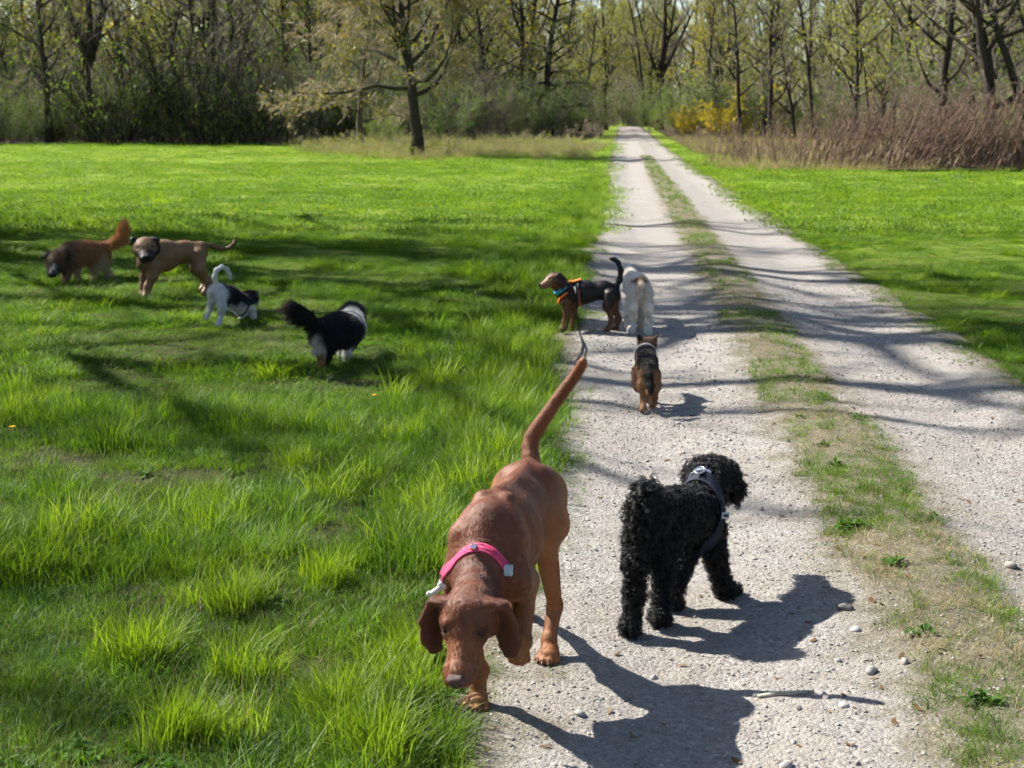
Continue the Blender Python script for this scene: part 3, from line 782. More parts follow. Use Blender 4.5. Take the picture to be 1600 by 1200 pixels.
        Q = np.concatenate(Q); Q = Q[(Q >= 0).all(1)]
        return V_, Q
    def belt(s, c, axis, width, off, thick, n=64, rmax=0.3, start=None, span=(0, 2 * math.pi), tilt=None):
        """strap lying on the body in the plane through c across axis"""
        axis = _nrm(axis); A, B = frame_of(axis, (0, 0, 1) if abs(axis[2]) < 0.9 else (0, 1, 0))
        an = np.linspace(span[0], span[1], n, endpoint=span[1] - span[0] < 6.2)
        rs = np.linspace(0.004, rmax, 160)
        rows = []
        for w in (-0.5, 0.5):
            cc = c + axis * width * w
            D = np.cos(an)[:, None] * A + np.sin(an)[:, None] * B
            X = cc + rs[None, :, None] * D[:, None, :]
            f = s.sdf(X) > 0
            k = np.argmax(f, 1); r = rs[k]
            if span[1] - span[0] > 6.2:
                r = np.convolve(np.concatenate([r[-2:], r, r[:2]]), np.ones(5) / 5, 'valid')
            rows.append([cc + D * (r + off)[:, None], cc + D * (r + off + thick)[:, None]])
        P = [rows[0][0], rows[0][1], rows[1][1], rows[1][0]]
        m = len(an); closed = span[1] - span[0] > 6.2
        v = np.stack(P, 1).reshape(-1, 3); q = []
        for i in range(m if closed else m - 1):
            j = (i + 1) % m
            for e in range(4): q.append([i * 4 + e, i * 4 + (e + 1) % 4, j * 4 + (e + 1) % 4, j * 4 + e])
        mb = MB(); mb.add(v, q); return mb, (rows[0][1] + rows[1][1]) / 2
    def strap(s, pts, width, off, thick, n=24):
        """ribbon along points, laid on the body"""
        pts = np.asarray(pts, float); t = np.linspace(0, len(pts) - 1, n)
        X = np.stack([np.interp(t, np.arange(len(pts)), pts[:, i]) for i in range(3)], -1)
        for _ in range(6): X = X - s.grad(X) * s.sdf(X)[:, None] * 0.9
        N = s.grad(X); T = np.gradient(X, axis=0); T /= np.linalg.norm(T, axis=1)[:, None]
        W = np.cross(N, T); W /= np.linalg.norm(W, axis=1)[:, None]
        P = [X + N * o + W * w for o, w in ((off, -width / 2), (off + thick, -width / 2), (off + thick, width / 2), (off, width / 2))]
        v = np.stack(P, 1).reshape(-1, 3); q = [[0, 1, 2, 3], [n * 4 - 1, n * 4 - 2, n * 4 - 3, n * 4 - 4]]
        for i in range(n - 1):
            for e in range(4): q.append([i * 4 + e, i * 4 + (e + 1) % 4, i * 4 + 4 + (e + 1) % 4, i * 4 + 4 + e])
        mb = MB(); mb.add(v, q); return mb, X + N * (off + thick)

def coat_mat(name, rough, spec, var=0.25, bump=0.25, sheen=0.0, bscale=260, clear=0):
    t = NT(name)
    a = t.new('ShaderNodeAttribute', attribute_name='col').outputs['Color']
    co = t.new('ShaderNodeTexCoord').outputs['Object']
    n1 = t.noise(22, 4, 0.6, co); n2 = t.noise(bscale, 3, 0.65, co)
    f = t.ramp(n1, [(0.3, (1 - var,) * 3), (0.7, (1 + var * 0.6,) * 3)])
    c = t.mix(1.0, a, f, 'MULTIPLY')
    c = t.mix(1.0, c, t.ramp(n2, [(0.3, (0.82,) * 3), (0.7, (1.15,) * 3)]), 'MULTIPLY')
    b = t.new('ShaderNodeBsdfPrincipled', Roughness=rough); b.inputs['Specular IOR Level'].default_value = spec
    b.inputs['Sheen Weight'].default_value = sheen; b.inputs['Sheen Roughness'].default_value = 0.35; b.inputs['Sheen Tint'].default_value = (1.0, 0.78, 0.66, 1)
    t.l.new(c, b.inputs['Base Color'])
    t.l.new(t.bump(n2, bump, 0.004), b.inputs['Normal'])
    return t.surf(b.outputs[0])

def fur_mat(name, rough=0.55, spec=0.3):
    t = NT(name)
    a = t.new('ShaderNodeAttribute', attribute_name='col').outputs['Color']
    b = t.new('ShaderNodeBsdfPrincipled', Roughness=rough); b.inputs['Specular IOR Level'].default_value = spec
    t.l.new(a, b.inputs['Base Color'])
    return t.surf(b.outputs[0])

M_COAT = coat_mat('short_coat', 0.5, 0.3, var=0.2, bump=0.3, bscale=330)
M_SLEEK = coat_mat('sleek_coat', 0.5, 0.38, var=0.12, bump=0.35, bscale=380, sheen=0.25)
M_COAT_SOFT = coat_mat('soft_coat', 0.75, 0.15, var=0.2)
M_FUR = fur_mat('fur_strands', 0.6, 0.22)
M_WOOL = fur_mat('black_wool', 0.42, 0.38)
M_EYE = principled('eye', (0.03, 0.014, 0.007), 0.08, 0.6, var=0.2)
M_NOSE_BLACK = principled('black_nose', (0.010, 0.009, 0.010), 0.6, 0.25, bump=0.5, bscale=400)
M_NOSE_BROWN = principled('brown_nose', (0.075, 0.033, 0.030), 0.42, 0.5, bump=0.5, bscale=400)
M_CLAW = principled('claw', (0.11, 0.06, 0.04), 0.4, 0.4)
M_STEEL = principled('steel', (0.6, 0.6, 0.62), 0.25, 0.5, metal=1.0, var=0.1)
M_PINK = principled('pink_webbing', (0.62, 0.045, 0.14), 0.6, 0.3, var=0.15, scale=60, bump=0.4, bscale=600)
M_BLACKWEB = principled('black_webbing', (0.018, 0.018, 0.022), 0.7, 0.25, var=0.3, scale=60, bump=0.3, bscale=600)
M_NAVY = principled('navy_padding', (0.016, 0.020, 0.036), 0.7, 0.25, var=0.3, scale=60, bump=0.3, bscale=500)
M_BLUE = principled('turquoise_webbing', (0.02, 0.30, 0.42), 0.6, 0.3, var=0.15, scale=60)
M_ORANGE = principled('orange_padding', (0.80, 0.17, 0.03), 0.6, 0.3, var=0.15, scale=60)
M_WHITEP = principled('white_plastic', (0.78, 0.78, 0.76), 0.4, 0.4, var=0.06)
M_GREYP = principled('reflective_grey', (0.50, 0.52, 0.52), 0.3, 0.5, var=0.15, scale=80)
M_TAGBOX = principled('tracker_shell', (0.42, 0.50, 0.52), 0.3, 0.5, var=0.1)
M_PALEBLUE = principled('pale_blue_binding', (0.30, 0.40, 0.58), 0.5, 0.3, var=0.1)

def make_dog(name, label, body, base, res, mat, group=None, pattern=None, parts=True):
    root = empty(name, base)
    tag(root, label, 'dog', group)
    v, q = body.mesh(res)
    col = body.colours(v)
    if pattern is not None: col = pattern(v, col)
    o = mesh_obj('body', v - np.asarray(base), q, mat, root, col=col)
    root_data = dict(root=root, base=np.asarray(base, float), v=v, q=q, col=col, body=body)
    return root_data

def on(D, mb, name, mat, parent=None, smooth_shade=True):
    """a worn or attached piece, built in world coordinates, made a child of the dog"""
    off = D['base']
    mb.v = [v - off for v in mb.v]
    return mb.build(name, mat, parent or D['root'], smooth_shade)

def fur(D, n, length, radius, comb, name='fur', seed=1, lift=0.5, droop=0.25, curl=0.0, mat=None, k=5, keep=None, jit=0.25, vary=0.15, clump=0.0, wave=0.0):
    """hair on the body: comb(p, nrm) -> direction field; length(p) -> metres"""
    rng = np.random.default_rng(seed)
    v, q = D['v'], D['q']
    a, b_, c, d = (v[q[:, i]] for i in range(4))
    nr = np.cross(c - a, d - b_); ar = np.linalg.norm(nr, axis=1) * 0.5
    w = ar.copy()
    cen = (a + b_ + c + d) / 4
    if keep is not None: w = w * keep(cen)
    f = rng.choice(len(q), n, p=w / w.sum())
    s, t = rng.random((2, n, 1))
    p = (a[f] * (1 - s) + b_[f] * s) * (1 - t) + (d[f] * (1 - s) + c[f] * s) * t
    N = nr[f] / (np.linalg.norm(nr[f], axis=1)[:, None] + 1e-12)
    cd = comb(p, N); cd = cd - N * (cd * N).sum(1)[:, None]; cd /= np.linalg.norm(cd, axis=1)[:, None] + 1e-6
    L = length(p) * (1 + rng.normal(0, 0.18, n)).clip(0.4, 1.6)
    dirv = cd * (1 - lift) + N * lift + rng.normal(0, jit, (n, 3)) * 0.5
    dirv /= np.linalg.norm(dirv, axis=1)[:, None]
    tt = np.linspace(0, 1, k)
    P = p[:, None, :] + dirv[:, None, :] * (L[:, None] * tt)[:, :, None]
    P[:, :, 2] -= (droop * L)[:, None] * tt ** 2
    P += cd[:, None, :] * ((0.25 * L)[:, None] * tt ** 2)[:, :, None] * (1 - lift)
    if wave:
        P += rng.normal(0, 1, (n, 1, 3)) * (wave * L)[:, None, None] * np.sin(tt * 6.0)[None, :, None]
    if curl:
        e1 = np.cross(dirv, rng.normal(0, 1, (n, 3))); e1 /= np.linalg.norm(e1, axis=1)[:, None]; e2 = np.cross(dirv, e1)
        ph = rng.random((n, 1)) * 6.28 + tt[None, :] * rng.uniform(7, 13, (n, 1))
        am = curl * np.minimum(1, tt * 3)[None, :] * rng.uniform(0.6, 1.3, (n, 1))
        P += (np.cos(ph) * am)[:, :, None] * e1[:, None, :] + (np.sin(ph) * am)[:, :, None] * e2[:, None, :]
    if clump:
        m_ = int(clump); g_ = (np.arange(n) // m_) * m_; P = P[g_] + rng.normal(0, 0.0016, (n, 1, 3)) * np.linspace(1, 1.6, k)[None, :, None]; f = f[g_]
    col = D['col'][q[f][:, 0]] * (1 + rng.normal(0, vary, (n, 1))).clip(0.3, 1.9)
    return strands(name, P - D['base'], radius * (1 + rng.normal(0, 0.15, n)).clip(0.5, 1.5), col, mat or M_FUR, D['root'])

def eyes(D, H, e=(0.47, 0.155, 0.085), r=0.036, mat=None):
    for sgn in (1, -1):
        mb = MB(); mb.ball(H(e[0], sgn * e[1], e[2]), r * H.L)
        on(D, mb, 'eye', mat or M_EYE)

def head_frame(occ, nose, roll=0.0, up=(0, 0, 1)):
    """head space: x from the nape to the nose, y to the dog's left, z up; units of head length"""
    occ, nose = np.asarray(occ, float), np.asarray(nose, float)
    L = np.linalg.norm(nose - occ); fx = (nose - occ) / L
    ly = _nrm(np.cross(up, fx)); uz = np.cross(fx, ly)
    if roll: ly, uz = ly * math.cos(roll) + uz * math.sin(roll), uz * math.cos(roll) - ly * math.sin(roll)
    def H(x, y, z): return occ + L * (x * fx + y * ly + z * uz)
    H.L, H.fx, H.ly, H.uz = L, fx, ly, uz
    return H

def add_head(B, H, col, muz=None, w=0.29, mw=1.0, jaw=1.0, k=0.02, face=None, snub=1.0, cheek=None):
    L = H.L; muz = col if muz is None else muz; kk = k
    B.limb([H(0.10, 0, -0.02), H(0.27, 0, 0.0), H(0.42, 0, -0.01)], [(w * 0.86 * L, 0.23 * L), (w * L, 0.25 * L), (w * 0.80 * L, 0.20 * L)], col, kk, side=H.ly)
    B.limb([H(0.42, 0, -0.04), H(0.62, 0, -0.075), H(0.90 * snub, 0, -0.085)], [(0.20 * mw * L, 0.165 * L), (0.135 * mw * L, 0.135 * L), (0.115 * mw * L, 0.105 * L)], muz, kk, side=H.ly)
    B.limb([H(0.35, 0, -0.16), H(0.80 * snub, 0, -0.185)], [(0.13 * mw * L, 0.08 * L), (0.075 * mw * L, 0.05 * L)], muz, kk, side=H.ly)
    for s in (1, -1):
        B.limb([H(0.70 * snub, s * 0.075 * mw, -0.14), H(0.86 * snub, s * 0.06 * mw, -0.13)], [0.065 * L * jaw, 0.05 * L * jaw], muz, kk * 0.7)   # lips
        B.limb([H(0.26, s * w * 0.68, -0.11)], [0.12 * L], col if cheek is None else cheek, kk)                                                  # cheeks
        B.limb([H(0.42, s * 0.125, 0.125), H(0.36, s * 0.18, 0.10)], [0.055 * L, 0.05 * L], col, kk * 0.8)                                        # brows
        B.limb([H(0.475, s * 0.175, 0.075)], [0.04 * L], muz if face is None else face, kk * 0.5, sub=True)                                       # eye hollow

def nose_pad(D, H, mat, x=0.955, z=-0.035, r=0.062):
    """nose leather with two nostrils"""
    L = H.L; N = Body()
    N.limb([H(x - 0.02, 0.03, z), H(x - 0.02, -0.03, z)], [(r * L, r * 0.9 * L)] * 2, (1, 1, 1), 0.006)
    N.limb([H(x - 0.01, 0, z - 0.03)], [r * 0.8 * L], (1, 1, 1), 0.01)
    for s in (1, -1): N.limb([H(x + 0.035, s * 0.042, z + 0.0), H(x + 0.02, s * 0.075, z - 0.012)], [0.017 * L, 0.01 * L], (0, 0, 0), 0.005, sub=True)
    v, q = N.mesh(max(L * 0.012, 0.0015))
    mb = MB(); mb.add(v, q); return on(D, mb, 'nose', mat)

# ---- red-brown short-haired dog walking towards the camera, nose down
RUST = (0.190, 0.062, 0.025); RUST_L = (0.290, 0.112, 0.038); RUST_D = (0.135, 0.042, 0.019)
W0 = np.array([-0.052, 3.97]); R0 = np.array([0.068, 4.51]); fw = _nrm(W0 - R0); lf = np.array([-fw[1], fw[0]])
def vl(x, y, z): p = W0 + fw * x * 0.9 + lf * y * 0.97; return np.array([p[0], p[1], z * 1.095])
def spline(pts, rad, n):
    """Catmull-Rom through points and radii"""
    pts = np.asarray(pts, float); rad = np.asarray(rad, float); P = np.concatenate([[2 * pts[0] - pts[1]], pts, [2 * pts[-1] - pts[-2]]])
    out, rr = [], []
    for t in np.linspace(0, len(pts) - 1, n):
        i = min(int(t), len(pts) - 2); f = t - i; a_, b_, c_, d_ = P[i:i + 4]
        out.append(0.5 * (2 * b_ + (c_ - a_) * f + (2 * a_ - 5 * b_ + 4 * c_ - d_) * f ** 2 + (3 * b_ - a_ - 3 * c_ + d_) * f ** 3)); rr.append(rad[i] * (1 - f) + rad[i + 1] * f)
    return out, rr
B = Body()
B.limb([vl(0.10, 0, 0.41), vl(0.02, 0, 0.435), vl(-0.14, 0, 0.435), vl(-0.34, 0, 0.465), vl(-0.50, 0, 0.472), vl(-0.60, 0, 0.458)],
       [(0.062, 0.085), (0.082, 0.122), (0.098, 0.122), (0.074, 0.083), (0.072, 0.082), (0.052, 0.066)], RUST, 0.05)
B.limb([vl(0.05, 0, 0.325), vl(-0.12, 0, 0.335), vl(-0.27, 0, 0.39)], [(0.045, 0.045), (0.05, 0.045), (0.04, 0.04)], RUST_L, 0.06)      # keel of the chest
B.limb([vl(0.04, 0, 0.535), vl(-0.06, 0, 0.552), vl(-0.30, 0, 0.540), vl(-0.52, 0, 0.548)], [0.012, 0.016, 0.011, 0.016], RUST, 0.035)  # spine
OCC = V(738, 930, 3.745); NOSE = V(711, 1066, 3.555)
NECK = [vl(0.01, 0, 0.475), V(748, 903, 3.885), OCC + [0.006, 0.03, -0.005]]
B.limb(NECK, [(0.068, 0.090), (0.060, 0.074), (0.052, 0.060)], RUST_D, 0.035)
for s in (1, -1):
    B.limb([vl(-0.03, s * 0.030, 0.545), vl(0.04, s * 0.068, 0.465), vl(0.09, s * 0.078, 0.385)], [(0.020, 0.026), (0.034, 0.05), (0.038, 0.045)], RUST, 0.022)      # shoulder blade
    B.limb([vl(-0.035, s * 0.038, 0.548)], [0.019], RUST, 0.022)
    B.limb([vl(-0.48, s * 0.042, 0.522), vl(-0.56, s * 0.058, 0.48)], [0.032, 0.04], RUST, 0.03)                                                     # croup
    for i, x in enumerate((-0.08, -0.13, -0.18, -0.23)):                                                                                              # a hint of ribs
        B.limb([vl(x, s * 0.084, 0.49), vl(x - 0.035, s * 0.098, 0.41)], [0.007, 0.006], RUST, 0.02)
def paw(B, p, d, col, sc=1.0, k=0.012, toes=True):
    """paw at p (ground), pointing along d"""
    p = np.asarray(p, float); d = _nrm([d[0], d[1], 0]); l = np.array([-d[1], d[0], 0]); z = np.array([0, 0, 1.0])
    B.limb([p - d * 0.012 * sc + z * 0.024 * sc, p + d * 0.02 * sc + z * 0.022 * sc], [(0.026 * sc, 0.024 * sc), (0.03 * sc, 0.022 * sc)], col, k)
    if toes:
        for o, f in ((-0.026, 0.03), (-0.0095, 0.044), (0.0095, 0.044), (0.026, 0.03)):
            B.limb([p + l * o * 0.8 * sc + d * 0.01 * sc + z * 0.024 * sc, p + l * o * sc + d * f * sc + z * 0.013 * sc], [0.0115 * sc, 0.0125 * sc], col, 0.005)
    return p, d, l
f3 = np.array([fw[0], fw[1], 0])
# standing foreleg (dog's right)
Pf = V(746, 1106, 4.03)
Pf[2] = 0.004
B.limb([vl(0.08, -0.080, 0.37), vl(0.025, -0.074, 0.29)], [(0.040, 0.046), (0.034, 0.038)], RUST, 0.03)
B.limb([vl(0.025, -0.074, 0.29), Pf + [0.004, 0.012, 0.10], Pf + [0.003, 0.008, 0.045]], [0.030, 0.0215, 0.021], RUST_L, 0.02)
B.limb([Pf + [0.004, 0.012, 0.105]], [0.0245], RUST_L, 0.015)
pw1 = paw(B, Pf, f3, RUST_L)
# lifted foreleg (dog's left)
E = V(822, 908, 4.01); K = V(814, 1002, 3.87)
B.limb([vl(0.08, 0.080, 0.37), E], [(0.040, 0.046), (0.034, 0.036)], RUST, 0.03)
B.limb([E, K], [0.032, 0.0235], RUST_L, 0.018)
B.limb([K], [0.026], RUST_L, 0.015)
B.limb([K, K + [-0.003, 0.035, -0.035]], [0.0235, 0.021], RUST_L, 0.015)
kp = K + np.array([-0.004, 0.045, -0.05])
B.limb([K + [-0.003, 0.035, -0.035], kp], [(0.022, 0.021), (0.027, 0.019)], RUST_L, 0.012, side=np.array([1.0, 0, 0]))
for o_ in (-0.020, -0.007, 0.007, 0.020): B.limb([kp + [o_ * 0.8, 0, 0.004], kp + [o_, 0.016 + 0.004 * (abs(o_) < 0.01), -0.022 - 0.008 * (abs(o_) < 0.01)]], [0.0105, 0.0105], RUST_L, 0.005)
# hind leg set forward (dog's left)
Ph = V(858, 1025, 4.42); Ph[2] = 0.004
hip, stf, hock = vl(-0.53, 0.062, 0.46), V(850, 835, 4.32), V(867, 947, 4.50)
B.limb([hip, vl(-0.44, 0.080, 0.41), stf], [(0.050, 0.08), (0.046, 0.07), (0.038, 0.046)], RUST_L, 0.04)
B.limb([vl(-0.60, 0.055, 0.44), stf + [0.008, 0.05, -0.01]], [0.044, 0.036], RUST_L, 0.035)
B.limb([stf, hock], [0.038, 0.0205], RUST_L, 0.025)
B.limb([stf + [0.006, 0.07, -0.03], hock + [0, 0.01, 0.01]], [0.026, 0.011], RUST_L, 0.018)
B.limb([hock, Ph + [0, 0.02, 0.055]], [0.0225, 0.0205], RUST_L, 0.014)
B.limb([Ph + [0, 0.02, 0.055], Ph + [0, 0.0, 0.03]], [0.0215, 0.023], RUST_L, 0.014)
B.limb([hock + [0.003, 0.016, 0.012]], [0.0175], RUST_L, 0.012)
pw2 = paw(B, Ph + [0, -0.012, 0], f3, RUST_L)
# far hind leg, pushing off behind (dog's right)
Pr = V(795, 962, 4.85); Pr[2] = 0.004
stf2, hock2 = vl(-0.52, -0.080, 0.33), vl(-0.80, -0.085, 0.175)
B.limb([vl(-0.53, -0.060, 0.46), vl(-0.46, -0.078, 0.41), stf2], [(0.050, 0.076), (0.046, 0.066), (0.038, 0.046)], RUST_L, 0.04)
B.limb([stf2, hock2], [0.038, 0.02], RUST_L, 0.025)
B.limb([hock2, Pr + [0, 0.02, 0.05]], [0.022, 0.0205], RUST_L, 0.014)
paw(B, Pr, f3, RUST_L)
# tail
tp_, tr_ = spline([vl(-0.60, 0, 0.495), V(829, 692, 4.56), V(852, 652, 4.56), V(880, 612, 4.55), V(902, 582, 4.53), V(912, 563, 4.51)], [0.029, 0.0215, 0.017, 0.0152, 0.0135, 0.010], 18)
B.limb(tp_, tr_, (0.21, 0.068, 0.024), 0.012)
# head
H = head_frame(OCC, NOSE)
add_head(B, H, RUST, (0.21, 0.073, 0.031), w=0.28, mw=1.0, jaw=1.2, k=0.015)
L = H.L
B.limb([H(0.06, 0, 0.08), H(0.30, 0, 0.13)], [(0.10 * L, 0.07 * L), (0.14 * L, 0.08 * L)], RUST, 0.03, side=H.ly)                       # flat skull
B.limb([H(0.44, 0, 0.075), H(0.62, 0, 0.03), H(0.88, 0, 0.005)], [(0.06 * L, 0.03 * L), (0.055 * L, 0.03 * L), (0.055 * L, 0.03 * L)], RUST_L, 0.018, side=H.ly)
for s in (1, -1):
    B.limb([H(0.66, s * 0.085, -0.125), H(0.80, s * 0.095, -0.135), H(0.905, s * 0.075, -0.115)], [0.055 * L, 0.072 * L, 0.062 * L], (0.21, 0.073, 0.031), 0.012)   # square lips
    B.limb([H(0.405, s * 0.10, 0.165), H(0.43, s * 0.165, 0.135), H(0.40, s * 0.21, 0.085)], [0.030 * L, 0.034 * L, 0.026 * L], RUST, 0.010)   # brow ridge
    B.limb([H(0.24, s * 0.06, 0.215), H(0.40, s * 0.075, 0.165)], [(0.05 * L, 0.018 * L), (0.045 * L, 0.018 * L)], RUST, 0.014, side=H.ly)   # brow folds
    B.limb([H(0.56, s * 0.10, -0.055), H(0.74, s * 0.085, -0.085)], [0.022 * L, 0.02 * L], RUST, 0.012)
    # eyelids
    B.limb([H(0.44, s * 0.135, 0.125), H(0.455, s * 0.185, 0.105), H(0.45, s * 0.215, 0.06)], [0.017 * L, 0.019 * L, 0.014 * L], RUST_D, 0.006)
    B.limb([H(0.50, s * 0.130, 0.085), H(0.515, s * 0.175, 0.055), H(0.49, s * 0.215, 0.035)], [0.014 * L, 0.015 * L, 0.012 * L], RUST_D, 0.006)
    # folded hanging ears, thin leather
    dz = np.array([0, 0, -1.0]); out = H.ly * s
    e0 = H(0.18, s * 0.20, 0.13); e1 = H(0.15, s * 0.315, 0.10)
    e2 = e1 + dz * 0.055 + out * 0.016 + [0, 0.004, 0]; e3 = e1 + dz * 0.102 + out * (0.028 if s > 0 else 0.016) + [0, -0.006, 0]; e4 = e1 + dz * 0.128 + out * (0.030 if s > 0 else 0.004) + [0, -0.014, 0]
    ax = _nrm(np.array([0.75 * s, -0.62, 0.05]))
    B.limb([e0, e1], [(0.03, 0.016), (0.034, 0.012)], RUST_D, 0.012, side=ax)
    B.limb([e1, e2, e3, e4], [(0.032, 0.011), (0.042, 0.0075), (0.036, 0.007), (0.022, 0.0065)], RUST_D, 0.008, side=ax)
B.limb([H(0.62, 0.16, -0.155), H(0.80, 0.125, -0.165), H(0.88, 0.085, -0.16)], [0.008 * L] * 3, RUST_D, 0.006, sub=True)   # mouth line
B.limb([H(0.62, -0.16, -0.155), H(0.80, -0.125, -0.165), H(0.88, -0.085, -0.16)], [0.008 * L] * 3, RUST_D, 0.006, sub=True)
def viz_pattern(v, c):
    hv = (v - OCC) / L; hx_, hy_, hz_ = hv @ H.fx, hv @ H.ly, hv @ H.uz
    c = c * (1 - 0.35 * smooth(0.045, 0.008, np.abs(hy_ + 0.02 * np.sin(hx_ * 9))) * smooth(0.12, 0.2, hx_) * smooth(0.56, 0.48, hx_) * (hz_ > 0.05))[:, None]
    c = c * (1 - 0.3 * smooth(0.86, 0.93, hx_) * smooth(-0.02, -0.10, hz_) * smooth(0.14, 0.05, np.abs(hy_)))[:, None]
    up_ = smooth(0.50, 0.60, v[:, 2]) * smooth(0.66, 0.62, v[:, 2]); c = c * (1 - 0.10 * up_)[:, None]
    for s_ in (1, -1): c = c * (1 - 0.55 * smooth(0.030, 0.013, np.linalg.norm(v - H(0.465, s_ * 0.172, 0.075), axis=1)))[:, None]
    n = fbm(v[:, 0] * 16, v[:, 2] * 16 + v[:, 1] * 9, 41, 3)[:, None]
    return c * (0.86 + 0.28 * n)
D1 = make_dog('dog', 'red-brown short-haired dog in a pink collar sniffing the grass verge', B, (W0[0], W0[1] + 0.3, 0), 0.0052, M_SLEEK, pattern=viz_pattern)
eyes(D1, H, e=(0.470, 0.170, 0.080), r=0.041, mat=principled('amber_eye', (0.020, 0.008, 0.004), 0.22, 0.35, var=0.3))
nose_pad(D1, H, M_NOSE_BROWN, x=0.975, z=-0.035, r=0.074)
for pp, d, l in (pw1, pw2):
    for o, f in ((-0.026, 0.03), (-0.0095, 0.044), (0.0095, 0.044), (0.026, 0.03)):
        mb = MB(); mb.tube([pp + l * o + d * (f + 0.008) + [0, 0, 0.014], pp + l * o + d * (f + 0.018) + [0, 0, 0.010], pp + l * o + d * (f + 0.024) + [0, 0, 0.004]], [0.0042, 0.0034, 0.001], 6)
        on(D1, mb, 'claw', M_CLAW)
nc = V(745, 900, 3.865); nax = np.array([-0.04, -0.20, -0.075])
mb, ring = B.belt(nc, nax, 0.021, 0.001, 0.003, n=96, rmax=0.105)
collar = on(D1, mb, 'collar', M_PINK)
for w_ in (-0.0075, 0.0075):
    mb, r_ = B.belt(nc + _nrm(nax) * w_, nax, 0.0014, 0.0035, 0.0012, n=96, rmax=0.105); on(D1, mb, 'stitching', principled('pink_thread', (0.75, 0.16, 0.28), 0.7, 0.2), collar)
top = ring[np.argmax(ring[:, 2] - 0.2 * ring[:, 1])]
def seat_on(ring, x):                                                    # a collar point by its place across
    c = ring[(ring[:, 2] > np.median(ring[:, 2]) - 0.03)]
    return c[np.argmin(np.abs(c[:, 0] - x))]
axn = _nrm(nax)
for x, nm, mt, hw in ((V(741, 855, 3.87)[0], 'buckle', M_STEEL, 0.007), (V(754, 855, 3.87)[0], 'strap_loop', M_BLACKWEB, 0.004)):
    p = seat_on(ring, x); o = _nrm(p - nc); o = _nrm(o - axn * np.dot(o, axn)); tng = np.cross(axn, o)
    mb = MB(); mb.box(p + o * 0.002, tng * hw, axn * 0.0125, o * 0.003); on(D1, mb, nm, mt, collar, False)
pr = ring[np.argmax(ring[:, 0])]
def rbox(c, ax, ay, az, name, mat, parent, chamf=0.25):
    mb = MB(); a, b_, d = (np.asarray(x, float) for x in (ax, ay, az)); c = np.asarray(c, float); v = []; q = []
    for z in (-1, 1):
        for ang in range(16):
            th = ang * math.pi / 8 + math.pi / 16; cx, cy = math.cos(th), math.sin(th); m = max(abs(cx), abs(cy)); r = (1 - chamf) / m + chamf
            v.append(c + a * cx * r + b_ * cy * r + d * z)
    q = [[i, (i + 1) % 16, 16 + (i + 1) % 16, 16 + i] for i in range(16)]
    tr = [[0, i + 1, i] for i in range(1, 15)] + [[16, 16 + i, 17 + i] for i in range(1, 15)]
    mb.add(v, q, tr); return on(D1 if parent is None else parent[0], mb, name, mat, None if parent is None else parent[1], False)
rbox(pr + [0.006, -0.004, -0.012], (0.003, 0.009, 0), (0.0, 0.003, 0.014), (0.009, -0.003, 0), 'tracker', M_TAGBOX, (D1, collar))
pl = ring[np.argmin(ring[:, 0])]
mb = MB()                                                                # white bone-shaped tag sticking out beside the ear
tg = V(683, 921, 3.83)
for dx, dz in ((-0.02, -0.012), (-0.013, -0.018), (0.016, 0.006), (0.009, 0.012)): mb.ball(tg + [dx, 0, dz], (0.0085, 0.004, 0.0085), 10, 6)
mb.box(tg + [-0.002, 0, -0.003], (0.014, 0, 0.010), (0, 0.0035, 0), (-0.004, 0, 0.006)); on(D1, mb, 'tag', M_WHITEP, collar)
mb = MB(); mb.tube([tg + [0.014, 0, 0.006], (tg + pl) / 2 + [0, 0, 0.006], pl], 0.0016, 6); on(D1, mb, 'tag_ring', M_STEEL, collar)
def comb_back(p, N):                                                     # hair lies back along the body and down the legs
    d = np.tile(np.array([-fw[0], -fw[1], -0.35]), (len(p), 1))
    leg = p[:, 2] < 0.33
    d[leg] = (0.1, 0.2, -1); 
    hd = np.linalg.norm(p - OCC, axis=1) < 0.20
    d[hd] = -H.fx
    return d
fur(D1, 150000, lambda p: np.where(p[:, 2] > 0.66, 0.009, 0.0068), 0.00033, comb_back, lift=0.13, droop=0.01, jit=0.07, k=3, vary=0.26, mat=fur_mat('rust_hair', 0.45, 0.4), name='short_hair')

# ---- black curly dog seen from behind on the track
BLK = (0.0065, 0.006, 0.0063)
B = Body()
def pv(px, py, d): return V(px, py, d)
def pr_(r, d=4.95): return r * d / F_PX
def chain(B, L_, col, k=0.03, side=None):
    """[(px,py,d,w[,h])] radii in photo pixels"""
    B.limb([V(a[0], a[1], a[2]) for a in L_], [(a[3] * a[2] / F_PX, a[-1] * a[2] / F_PX) for a in L_], col, k, side)
chain(B, [(1016, 806, 4.79, 28, 33), (1052, 803, 4.90, 31, 34), (1094, 802, 5.02, 29, 35)], BLK, 0.05)
chain(B, [(1001, 836, 4.77, 23), (994, 880, 4.715, 14), (992, 925, 4.72, 10.5), (986, 972, 4.69, 10)], BLK, 0.03)
chain(B, [(983, 979, 4.67, 11), (986, 978, 4.71, 11)], BLK, 0.02)
chain(B, [(1037, 836, 4.81, 23), (1037, 886, 4.79, 14), (1034, 928, 4.82, 10), (1030, 960, 4.80, 10)], BLK, 0.03)
chain(B, [(1027, 965, 4.77, 10.5), (1038, 963, 4.83, 10)], BLK, 0.02)
chain(B, [(1080, 838, 5.02, 20), (1060, 890, 4.99, 13), (1051, 935, 4.97, 11), (1050, 940, 4.99, 11)], BLK, 0.03)
chain(B, [(1110, 826, 5.06, 22), (1117, 868, 5.06, 13), (1127, 905, 5.09, 9.5), (1133, 922, 5.09, 9.5)], BLK, 0.03)
